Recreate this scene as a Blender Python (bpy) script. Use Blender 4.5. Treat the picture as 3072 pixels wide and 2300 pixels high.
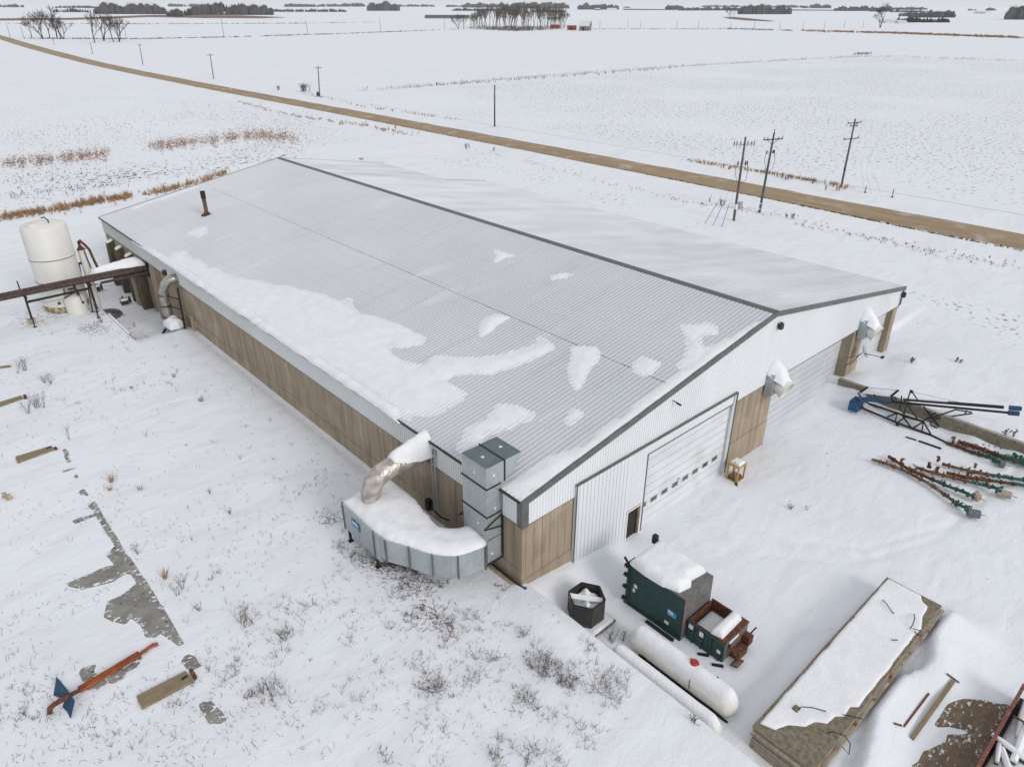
import bpy, math, random
import numpy as np
from mathutils import Vector, Matrix
R=math.radians
random.seed(7)
sc=bpy.context.scene
for o in list(bpy.data.objects): bpy.data.objects.remove(o)
COL=sc.collection
# ------------------------------------------------------------------ camera
F_PX,CX,CY=2134.79,1536.0,1150.0
PITCH,YAW,ROLL=0.487704,0.734815,0.001017
CAM=np.array([-18.833,-20.0735,26.4044])
_cp,_sp=math.cos(PITCH),math.sin(PITCH)
cF=np.array([math.sin(YAW)*_cp,math.cos(YAW)*_cp,-_sp])
_r=np.array([math.cos(YAW),-math.sin(YAW),0.0]); _u=np.cross(_r,cF)
cR=_r*math.cos(ROLL)+_u*math.sin(ROLL); cU=-_r*math.sin(ROLL)+_u*math.cos(ROLL)
cd=bpy.data.cameras.new('camera'); cam=bpy.data.objects.new('camera',cd); COL.objects.link(cam)
cd.sensor_fit='HORIZONTAL'; cd.sensor_width=36.0; cd.lens=F_PX/3072*36.0
cd.clip_start=0.5; cd.clip_end=40000
m=Matrix.Identity(4)
for i in range(3): m[i][0]=cR[i]; m[i][1]=cU[i]; m[i][2]=-cF[i]; m[i][3]=CAM[i]
cam.matrix_world=m; sc.camera=cam
# ------------------------------------------------------------------ light (overcast)
SUN_EL,SUN_AZ=R(27),R(178)     # azimuth from +Y clockwise
w=bpy.data.worlds.new("World"); sc.world=w; w.use_nodes=True
nt=w.node_tree; bg=nt.nodes['Background']
sky=nt.nodes.new('ShaderNodeTexSky'); sky.sky_type='NISHITA'; sky.sun_disc=False
sky.sun_elevation=SUN_EL; sky.sun_rotation=SUN_AZ; sky.air_density=1.0; sky.dust_density=3.0; sky.ozone_density=1.0
hs=nt.nodes.new('ShaderNodeHueSaturation'); hs.inputs['Saturation'].default_value=0.28
mx=nt.nodes.new('ShaderNodeMix'); mx.data_type='RGBA'; mx.inputs[0].default_value=0.85
mx.inputs[7].default_value=(8.1,8.3,8.65,1)     # the even cloud layer
nt.links.new(sky.outputs[0],hs.inputs['Color']); nt.links.new(hs.outputs[0],mx.inputs[6])
nt.links.new(mx.outputs[2],bg.inputs['Color']); bg.inputs['Strength'].default_value=0.084
sd=bpy.data.lights.new('sun','SUN'); sd.energy=1.25; sd.angle=R(24); sd.color=(1,0.97,0.92)
so=bpy.data.objects.new('sun',sd); COL.objects.link(so)
dv=Vector((math.sin(SUN_AZ)*math.cos(SUN_EL),math.cos(SUN_AZ)*math.cos(SUN_EL),math.sin(SUN_EL)))
so.rotation_euler=dv.to_track_quat('Z','Y').to_euler()
sc.view_settings.view_transform='Standard'; sc.view_settings.look='None'
sc.view_settings.exposure=0.17; sc.view_settings.gamma=1.0
sc.cycles.volume_bounces=1
# ------------------------------------------------------------------ noise (numpy)
_rng=np.random.RandomState(11); _T=_rng.rand(256,256)
def vnoise(x,y,s=0):
    x=np.asarray(x,float)+s*17.31; y=np.asarray(y,float)+s*9.77
    xi=np.floor(x).astype(int); yi=np.floor(y).astype(int); fx=x-xi; fy=y-yi
    fx=fx*fx*(3-2*fx); fy=fy*fy*(3-2*fy)
    a=_T[xi%256,yi%256]; b=_T[(xi+1)%256,yi%256]; c=_T[xi%256,(yi+1)%256]; d=_T[(xi+1)%256,(yi+1)%256]
    return (a*(1-fx)+b*fx)*(1-fy)+(c*(1-fx)+d*fx)*fy
def fbm(x,y,o=4,s=0):
    r=0;a=.5;n=0
    for i in range(o):
        r=r+a*vnoise(np.asarray(x)*2**i,np.asarray(y)*2**i,s+i*3); n+=a; a*=.5
    return r/n-.5
def sst(a,b,x):
    t=np.clip((np.asarray(x,float)-a)/(np.asarray(b,float)-a),0,1); return t*t*(3-2*t)
def seg_dist(x,y,P,closed=False):
    d=np.full(np.shape(x),1e9); n=len(P)
    for i in range(n if closed else n-1):
        ax,ay=P[i][:2]; bx,by=P[(i+1)%n][:2]; vx,vy=bx-ax,by-ay
        t=np.clip(((x-ax)*vx+(y-ay)*vy)/(vx*vx+vy*vy+1e-12),0,1)
        d=np.minimum(d,np.hypot(x-ax-t*vx,y-ay-t*vy))
    return d
def poly_sd(x,y,P):   # >0 inside
    d=seg_dist(x,y,P,True); ins=np.zeros(np.shape(x),bool); n=len(P)
    for i in range(n):
        ax,ay=P[i][:2]; bx,by=P[(i+1)%n][:2]
        c=((ay>y)!=(by>y))&(x<(bx-ax)*(y-ay)/((by-ay)+1e-12)+ax); ins^=c
    return np.where(ins,d,-d)
# ------------------------------------------------------------------ surveyed points: photo pixel -> world
def ray(u,v): return cF+cR*(u-CX)/F_PX+cU*(CY-v)/F_PX
def at(u,v,z=0.0):
    d=ray(u,v); t=(z-CAM[2])/d[2]; P=CAM+t*d; return (float(P[0]),float(P[1]),z)
def pxs(L,z=0.0,ox=0,oy=0,s=1.0): return [at(ox+a/s,oy+b/s,z) for a,b in L]
L0,EAVE,RIDGE,XR,XW,YB,YN,XN=0.0,5.5,9.19,21.93,43.8,69.4,54.8,37.15
SL=(RIDGE-EAVE)/XR
def roofpt(u,v):
    d=ray(u,v); t=(EAVE+SL*CAM[0]-CAM[2])/(d[2]-SL*d[0]); P=CAM+t*d; return (float(P[0]),float(P[1]))
# terrain height
YARD=-1.5
def far_rise(x,y):
    r=np.hypot(x+18,y+20); return 19*sst(2200,6500,r)+3*sst(1500,4000,r)*fbm(x/900,y/900,2,5)
TRACK=[at(1990,1612,YARD),at(2150,1655,YARD),at(2400,1640,YARD),at(2700,1690,YARD),at(3072,1700,YARD)]
def ground(x,y):
    x=np.asarray(x,float); y=np.asarray(y,float)
    near=(1-sst(38,60,x))*(1-sst(60,90,y))*sst(-60,-26,x)*sst(-50,-22,y)
    z=far_rise(x,y)+0.10*fbm(x/7,y/7,3,1)*near+0.03*fbm(x/1.1,y/1.1,3,2)*near
    # yard below the lawn
    yin=sst(0.28,0.34,x)*(1-sst(34.62,34.8,x))*(1-sst(1.2,1.6,y))
    prof=np.interp(x,[0,1.5,3.7,5,6.3,7.2,7.9,9.5,12,18,19,24,34],[-.05,-.2,-.45,-.62,-.85,-1.2,-1.62,-1.62,-1.55,-1.55,-1.45,-1.5,-1.2])-YARD
    yy=np.minimum(y,0); drift=np.clip(prof,-.1,2)*np.exp(-(yy/(.9+1.3*np.exp(-((x-1)/3.)**2)))**2)
    prof=prof*1.0
    edge=0.55*np.exp(-((x-.2)/.8)**2)*np.exp(-(yy/5)**2)+.2*np.exp(-((x-.2)/.6)**2)
    wallside=0.62*np.exp(-((x-34.7)/1.3)**2)*(1+.9*fbm(x*.8,y*.6,2,4))
    yz=YARD+np.maximum(drift,edge)+wallside+.45*np.exp(-((x-34.3)/.9)**2-((y+1.8)/1.4)**2)+.10*fbm(x/2.6,y/2.6,3,6)
    bins=.10*np.exp(-(np.hypot(x-1.85,y+2.8)-1.5)**2/.2)+.12*np.exp(-np.abs(y+13.7)/9)*np.exp(-((x-16.6)/1.)**2)
    yz=yz+bins
    lip=-15.3-1.15*np.clip((7.0-x)/5,0,1)-.5*np.exp(-((x-11.5)/1.3)**2)   # wind scoop beside the slabs
    xs_ok=sst(.5,1.8,x)*(1-sst(15.2,16.8,x))
    yz=yz+xs_ok*((.74+.25*fbm(x*.5,y*.4,2,21))*sst(lip+.25,lip-.1,y)*np.exp(-(np.minimum(0,y-lip)/1.6)**2)*(y>-19)+.28*(1-sst(lip,lip+.2,y))*0+.30*np.exp(-((y+15.1)/.35)**2))+.25*np.exp(-((y+11.9)/.8)**2)*sst(1,3,x)*(1-sst(14,16,x))
    d=seg_dist(x,y,TRACK); yz=yz+.22*np.exp(-(d/1.0)**2)*np.minimum(0,fbm(x*2.0,y*2.0,2,9))+.09*np.exp(-(seg_dist(x,y,[(8.7,-.6),(9.5,-3),(14,-4.5),(20,-4.2)])/.6)**2)*np.minimum(0,fbm(x*2.4,y*2.4,2,19))
    for off in (0,1.9):   # old wheel ruts, half drifted over
        yz=yz-.07*np.exp(-(seg_dist(x,y,[(12.5+off,-1),(13+off,-6),(16+off,-10),(22+off,-12.5),(34+off,-13.5)])/.22)**2)
    z=z*(1-yin)+yz*yin
    # third bay side
    rb=sst(34.8,35.2,x)*(1-sst(1.2,1.6,y))*(1-sst(46,60,x))*sst(-40,-20,y)
    z=z+rb*(-.38+.22*sst(1,5,-y)+.40*np.exp(-((x-36.2)/1.5)**2-((y+1.2)/1.4)**2)+.35*np.exp(-((x-42.)/1.8)**2-((y+2.6)/1.3)**2))
    # sunken service ramp by the west wall
    dip=sst(-5.0,-4.72,x)*(1-sst(0.3,1.5,x))*sst(44.0,51,y)*(1-sst(67,70,y))
    z=z-1.55*dip
    z=z+.22*np.exp(-((x+1.2)/.8)**2-((y-44.2)/1.5)**2)
    z=z+.38*np.exp(-((x+.9)/.8)**2-((y+2.6)/2.2)**2)+.12*np.exp(-((x+1.)/1.2)**2)*np.exp(-((y+8)/5)**2)*(1+fbm(x*.8,y*.5,3,17))
    # lawn snow lip along the retaining wall and along the west wall
    z=z+.10*np.exp(-((x+.35)/.5)**2)*(1-sst(0,.6,y))
    z=z-.12*np.exp(-((x+.35)/.35)**2)*sst(2,4,y)*(1-sst(42,46,y))
    # road ditches
    rd=np.exp(-((x-80.5)/1.8)**2)+np.exp(-((x-96.2)/1.8)**2)
    z=z-.45*rd*(1-sst(200,300,np.abs(y)))-.25*(np.exp(-((x-88)/6)**2))*0
    return z
def G(u,v):
    x,y,_=at(u,v,0)
    if x>100 or y>100: return x,y,0.0
    for i in range(2):
        z=float(ground(np.array(x),np.array(y))); x,y,_=at(u,v,z)
    return x,y,z
def Gfar(u,v):
    d=ray(u,v); t=200.
    if d[2]<0 and -CAM[2]/d[2]*math.hypot(d[0],d[1])<1400: return at(u,v,0)
    while t<8200:
        P=CAM+d*t
        if P[2]<=float(far_rise(P[0],P[1])): break
        t*=1.02
    return float(P[0]),float(P[1]),float(far_rise(P[0],P[1]))
# ------------------------------------------------------------------ materials
def N(nt,t,**k):
    n=nt.nodes.new(t)
    for a,b in k.items(): setattr(n,a,b)
    return n
def mat(name,c1,c2=None,rough=.7,metal=0.,scale=3.,stretch=(1,1,1),lo=.35,hi=.65,bump=0.,bscale=None,c3=None,s3=20.,lo3=.55,hi3=.7,detail=5.,spec=None):
    M=bpy.data.materials.new(name); M.use_nodes=True; nt=M.node_tree; b=nt.nodes['Principled BSDF']; L=nt.links.new
    b.inputs['Roughness'].default_value=rough; b.inputs['Metallic'].default_value=metal
    if spec is not None: b.inputs['Specular IOR Level'].default_value=spec
    b.inputs['Base Color'].default_value=(*c1,1)
    tc=N(nt,'ShaderNodeTexCoord'); mp=N(nt,'ShaderNodeMapping'); mp.inputs['Scale'].default_value=stretch; L(tc.outputs['Object'],mp.inputs[0])
    col=None
    def layer(prev,c,s,lo,hi,vec,det):
        n=N(nt,'ShaderNodeTexNoise'); n.inputs['Scale'].default_value=s; n.inputs['Detail'].default_value=det; L(vec,n.inputs['Vector'])
        r=N(nt,'ShaderNodeMapRange'); r.inputs[1].default_value=lo; r.inputs[2].default_value=hi; L(n.outputs[0],r.inputs[0])
        x=N(nt,'ShaderNodeMix',data_type='RGBA'); L(r.outputs[0],x.inputs[0])
        if isinstance(prev,tuple): x.inputs[6].default_value=(*prev,1)
        else: L(prev,x.inputs[6])
        x.inputs[7].default_value=(*c,1); return x.outputs[2]
    cur=c1
    if c2: cur=layer(cur,c2,scale,lo,hi,mp.outputs[0],detail)
    if c3: cur=layer(cur,c3,s3,lo3,hi3,tc.outputs['Object'],detail)
    if not isinstance(cur,tuple): L(cur,b.inputs['Base Color'])
    if bump:
        n=N(nt,'ShaderNodeTexNoise'); n.inputs['Scale'].default_value=bscale or scale*4; n.inputs['Detail'].default_value=6; L(tc.outputs['Object'],n.inputs['Vector'])
        bm=N(nt,'ShaderNodeBump'); bm.inputs['Strength'].default_value=1; bm.inputs['Distance'].default_value=bump; L(n.outputs[0],bm.inputs['Height']); L(bm.outputs[0],b.inputs['Normal'])
    M['out']=0
    return M
SN=(.81,.815,.845)
m_snow=mat('snow',SN,(.77,.78,.815),rough=.85,scale=.35,lo=.3,hi=.7,bump=.05,bscale=5,spec=.2)
m_snow2=mat('snow_cap',(.82,.825,.85),(.76,.77,.80),rough=.85,scale=1.5,bump=.03,bscale=9,spec=.2)
m_road=mat('gravel',(.36,.265,.165),(.25,.18,.115),rough=.95,scale=1.6,stretch=(1.8,.05,1),lo=.35,hi=.65,bump=.02,bscale=8,c3=(.55,.50,.44),s3=.28,lo3=.55,hi3=.85)
m_conc=mat('board_formed_concrete',(.36,.29,.215),(.255,.20,.145),rough=.92,scale=1.0,stretch=(2.2,2.2,.18),bump=.01,bscale=20,c3=(.46,.39,.30),s3=.5,lo3=.5,hi3=.8)
m_conc2=mat('pale_concrete',(.44,.37,.28),(.31,.25,.18),rough=.92,scale=1.6,stretch=(1.5,1.5,.4),bump=.01,bscale=20)
m_butt=mat('buttress_painted_shade',(.13,.105,.075),(.06,.05,.035),rough=.95,scale=1.6,stretch=(1.5,1.5,.3))  # dark tone paints shade onto the buttress faces; also backs the wall joints
m_concg=mat('grey_concrete',(.27,.26,.235),(.19,.18,.165),rough=.9,scale=1.2,bump=.01,bscale=12,c3=(.05,.05,.045),s3=2.6,lo3=.64,hi3=.68)
m_wallc=mat('weathered_wall',(.27,.235,.185),(.17,.145,.11),rough=.95,scale=2.5,bump=.02,bscale=9,c3=(.33,.29,.22),s3=8)
m_white=mat('white_siding',(.74,.77,.80),(.69,.72,.75),rough=.5,scale=.25,stretch=(1,1,.3))
m_whitew=mat('west_siding',(.76,.79,.80),(.68,.69,.66),rough=.5,scale=.15,stretch=(1,1,.3))
m_door=mat('overhead_door_paint',(.70,.72,.75),(.61,.63,.66),rough=.45,scale=.8,stretch=(.6,1,1),c3=(.50,.49,.46),s3=.55,lo3=.56,hi3=.85)
m_trim=mat('grey_trim',(.13,.135,.13),(.095,.10,.10),rough=.5,scale=2)
m_dark=mat('dark_steel',(.035,.035,.037),(.06,.05,.045),rough=.6,scale=3,metal=.2)
m_black=mat('black',(.012,.012,.013),rough=.7)
m_glass=mat('window_glass',(.07,.075,.075),(.11,.115,.11),rough=.12,scale=2)
m_galv=mat('galvanised',(.40,.435,.45),(.34,.375,.39),rough=.4,metal=.35,scale=5,bump=.003,bscale=15,c3=(.46,.50,.51),s3=1.,lo3=.45,hi3=.75)
m_foil=mat('foil',(.56,.525,.49),(.37,.32,.285),rough=.3,metal=.5,scale=2.5,stretch=(1,1,1),lo=.4,hi=.62,bump=.05,bscale=6)
m_steelp=mat('silver_pipe',(.48,.46,.42),(.30,.28,.255),rough=.33,metal=.7,scale=2,bump=.004,bscale=12)
m_rust=mat('rust',(.14,.045,.022),(.055,.025,.017),rough=.9,scale=4,bump=.01,bscale=20,c3=(.30,.11,.04),s3=7,lo3=.55,hi3=.75)
m_rusttan=mat('rust_tan',(.14,.06,.032),(.22,.17,.12),rough=.9,scale=3,lo=.45,hi=.6,bump=.01,bscale=20,c3=(.06,.03,.02),s3=6,lo3=.52,hi3=.6)
m_orange=mat('orange_rust',(.38,.10,.03),(.20,.055,.022),rough=.85,scale=3,bump=.006,bscale=20)
m_brownpipe=mat('brown_pipe',(.075,.042,.033),(.035,.022,.02),rough=.8,scale=3,c3=(.16,.13,.12),s3=9,lo3=.52,hi3=.75,bump=.01,bscale=20)
m_blue=mat('blue_paint',(.016,.065,.145),(.01,.04,.09),rough=.6,scale=5)
m_green=mat('green_paint',(.008,.115,.075),(.008,.05,.035),rough=.5,scale=5,c3=(.10,.05,.03),s3=7,lo3=.6,hi3=.66)
m_dgreen=mat('dark_green_paint',(.018,.062,.060),(.012,.043,.043),rough=.6,scale=3,c3=(.035,.05,.047),s3=9)
m_greyp=mat('scuffed_grey',(.16,.17,.165),(.11,.10,.10),rough=.6,scale=3,c3=(.20,.11,.11),s3=1.2,lo3=.5,hi3=.7)
m_tank=mat('tank_white',(.75,.735,.69),(.68,.66,.61),rough=.5,scale=1.5,c3=(.52,.47,.39),s3=.7,lo3=.55,hi3=.9)
m_poly=mat('poly_tank',(.72,.71,.68),(.64,.63,.59),rough=.55,scale=.6,stretch=(1,1,.3))
m_stain=mat('stained_base',(.24,.16,.08),(.48,.44,.36),rough=.9,scale=3,lo=.45,hi=.6)
m_red=mat('red_cap',(.45,.02,.025),(.30,.02,.02),rough=.5,scale=8)
m_redb=mat('red_brown_paint',(.22,.075,.055),(.13,.045,.035),rough=.8,scale=4,c3=(.30,.15,.12),s3=9)
m_wood=mat('grey_board',(.27,.205,.13),(.19,.15,.10),rough=.9,scale=2,stretch=(1,8,1),bump=.004,bscale=20)
m_ywood=mat('yellow_timber',(.52,.31,.10),(.38,.22,.07),rough=.8,scale=5)
m_pallet=mat('old_pallet_wood',(.20,.145,.09),(.09,.065,.045),rough=.9,scale=4)
m_pole=mat('pole_wood',(.155,.125,.10),(.08,.065,.055),rough=.9,scale=5,stretch=(1,1,.2))
m_polet=mat('treated_pole_wood',(.10,.115,.10),(.055,.06,.055),rough=.9,scale=5,stretch=(1,1,.2))
m_bark=mat('bark',(.075,.060,.050),(.045,.037,.033),rough=.95,scale=2)
m_bark2=mat('grove_bark',(.135,.108,.085),(.075,.06,.05),rough=.95,scale=.4)
m_wlot=mat('bare_wood_mass',(.085,.078,.08),(.045,.043,.048),rough=1,scale=.02)
m_con=mat('conifer',(.022,.034,.026),(.012,.02,.016),rough=1,scale=.3)
m_tan=mat('dry_grass_tan',(.40,.25,.13),(.27,.16,.09),rough=.9,scale=.4,c3=(.42,.29,.15),s3=2.)
m_rband=mat('rusty_grass',(.34,.17,.08),(.24,.12,.06),rough=.9,scale=.4,c3=(.40,.30,.21),s3=2.)
m_weed=mat('weed_brown',(.075,.05,.035),(.17,.11,.07),rough=.9,scale=3)
m_weedd=mat('weed_dark',(.045,.032,.026),(.10,.07,.05),rough=.9,scale=3)
m_weedr=mat('weed_red',(.20,.065,.05),(.12,.05,.04),rough=.9,scale=3)
m_frost=mat('frosted_grass',(.52,.52,.54),(.68,.69,.71),rough=.9,scale=.5)
m_moss=mat('mossy_concrete',(.24,.205,.155),(.13,.11,.08),rough=.95,scale=5,bump=.02,bscale=14,c3=(.26,.15,.07),s3=3.5,lo3=.62,hi3=.70)
m_slab=mat('slab_face',(.40,.35,.28),(.26,.22,.17),rough=.95,scale=2,stretch=(1,3,4),bump=.01,bscale=14,c3=(.20,.09,.04),s3=2.,lo3=.58,hi3=.66)
m_soil=mat('bare_soil',(.20,.105,.075),(.14,.075,.055),rough=1,scale=.02)
m_sand=mat('bare_sand',(.20,.145,.10),(.14,.10,.07),rough=1,scale=3,bump=.015,bscale=15)
m_brick=mat('barn_red',(.30,.035,.03),(.22,.03,.025),rough=.8,scale=.6)
m_barnw=mat('barn_weathered',(.22,.20,.19),(.14,.13,.12),rough=.9,scale=.8)
m_greenroof=mat('green_roof',(.06,.09,.075),(.045,.065,.055),rough=.7,scale=.2)
m_farw=mat('far_white',(.62,.63,.64),rough=.8)
m_tile=mat('sign_blue',(.02,.16,.33),rough=.4)
m_lab=mat('label_white',(.75,.76,.76),rough=.5)
m_ins=mat('insulator',(.06,.045,.05),(.12,.12,.13),rough=.3,scale=9)
def stripes(M,axis,off,pitch,width,col,amt):  # painted shade lines along the rib sides of the siding
    nt=M.node_tree; L=nt.links.new; b=nt.nodes['Principled BSDF']; src=b.inputs['Base Color'].links[0].from_socket
    tc=N(nt,'ShaderNodeTexCoord'); sx=N(nt,'ShaderNodeSeparateXYZ'); L(tc.outputs['Object'],sx.inputs[0])
    a=N(nt,'ShaderNodeMath',operation='SUBTRACT'); L(sx.outputs[axis],a.inputs[0]); a.inputs[1].default_value=off
    d=N(nt,'ShaderNodeMath',operation='DIVIDE'); L(a.outputs[0],d.inputs[0]); d.inputs[1].default_value=pitch
    f=N(nt,'ShaderNodeMath',operation='FRACT'); L(d.outputs[0],f.inputs[0])
    l=N(nt,'ShaderNodeMath',operation='LESS_THAN'); L(f.outputs[0],l.inputs[0]); l.inputs[1].default_value=width
    m_=N(nt,'ShaderNodeMath',operation='MULTIPLY'); L(l.outputs[0],m_.inputs[0]); m_.inputs[1].default_value=amt
    x=N(nt,'ShaderNodeMix',data_type='RGBA'); L(m_.outputs[0],x.inputs[0]); L(src,x.inputs[6]); x.inputs[7].default_value=(*col,1); L(x.outputs[2],b.inputs['Base Color'])
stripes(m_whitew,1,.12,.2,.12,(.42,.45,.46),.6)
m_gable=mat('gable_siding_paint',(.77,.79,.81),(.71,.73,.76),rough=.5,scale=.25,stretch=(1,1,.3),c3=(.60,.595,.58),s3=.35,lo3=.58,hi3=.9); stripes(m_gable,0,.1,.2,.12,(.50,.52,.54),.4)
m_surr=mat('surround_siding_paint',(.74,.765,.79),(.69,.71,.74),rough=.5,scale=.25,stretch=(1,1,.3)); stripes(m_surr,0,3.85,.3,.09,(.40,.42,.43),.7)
m_jamb=mat('jamb_metal',(.55,.57,.58),(.48,.50,.51),rough=.5,scale=1)
m_galvd=mat('dark_galvanised',(.085,.125,.135),(.12,.155,.16),rough=.5,scale=2.5)  # darker metal tone for the riser and hood tops
# ribbed roof sheet: frost film, streaks and screw dots
def roof_mat(name,veil_lo,veil_hi):
    M=bpy.data.materials.new(name); M.use_nodes=True; nt=M.node_tree; b=nt.nodes['Principled BSDF']; L=nt.links.new
    tc=N(nt,'ShaderNodeTexCoord'); 
    def noise(sc_,st,det=5):
        mp=N(nt,'ShaderNodeMapping'); mp.inputs['Scale'].default_value=st; L(tc.outputs['Object'],mp.inputs[0])
        n=N(nt,'ShaderNodeTexNoise'); n.inputs['Scale'].default_value=sc_; n.inputs['Detail'].default_value=det; L(mp.outputs[0],n.inputs['Vector']); return n.outputs[0]
    def rng(x,a,b_):
        r=N(nt,'ShaderNodeMapRange'); r.inputs[1].default_value=a; r.inputs[2].default_value=b_; L(x,r.inputs[0]); return r.outputs[0]
    def mix(f,a,c):
        x=N(nt,'ShaderNodeMix',data_type='RGBA'); L(f,x.inputs[0])
        if isinstance(a,tuple): x.inputs[6].default_value=(*a,1)
        else: L(a,x.inputs[6])
        x.inputs[7].default_value=(*c,1); return x.outputs[2]
    c=mix(rng(noise(.12,(1,1,1)),.35,.65),(.52,.54,.58),(.575,.59,.625))
    c=mix(rng(noise(.9,(.15,1.3,.15),3),.55,.85),c,(.47,.465,.46))
    c=mix(rng(noise(.35,(.35,1.2,.35)),veil_lo,veil_hi),c,(.76,.775,.81))
    # shade and highlight of each rib painted as stripes, and the screw heads
    sx=N(nt,'ShaderNodeSeparateXYZ'); L(tc.outputs['Object'],sx.inputs[0])
    def mth(op,a,k):
        q=N(nt,'ShaderNodeMath',operation=op); L(a,q.inputs[0])
        if isinstance(k,(int,float)): q.inputs[1].default_value=k
        else: L(k,q.inputs[1])
        return q.outputs[0]
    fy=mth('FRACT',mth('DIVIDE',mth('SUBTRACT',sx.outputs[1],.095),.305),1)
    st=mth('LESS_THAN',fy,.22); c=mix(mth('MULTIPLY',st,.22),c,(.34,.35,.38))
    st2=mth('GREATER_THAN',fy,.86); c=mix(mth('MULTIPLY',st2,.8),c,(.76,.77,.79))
    fx=mth('FRACT',mth('DIVIDE',sx.outputs[0],1.5),1); dot=mth('MULTIPLY',mth('LESS_THAN',fx,.03),mth('LESS_THAN',fy,.10)); c=mix(mth('MULTIPLY',dot,.6),c,(.15,.15,.16))
    L(c,b.inputs['Base Color']); b.inputs['Roughness'].default_value=.5; b.inputs['Metallic'].default_value=.1
    return M
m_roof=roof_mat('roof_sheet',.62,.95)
m_roofe=roof_mat('roof_sheet_east',.38,.80)
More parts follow.
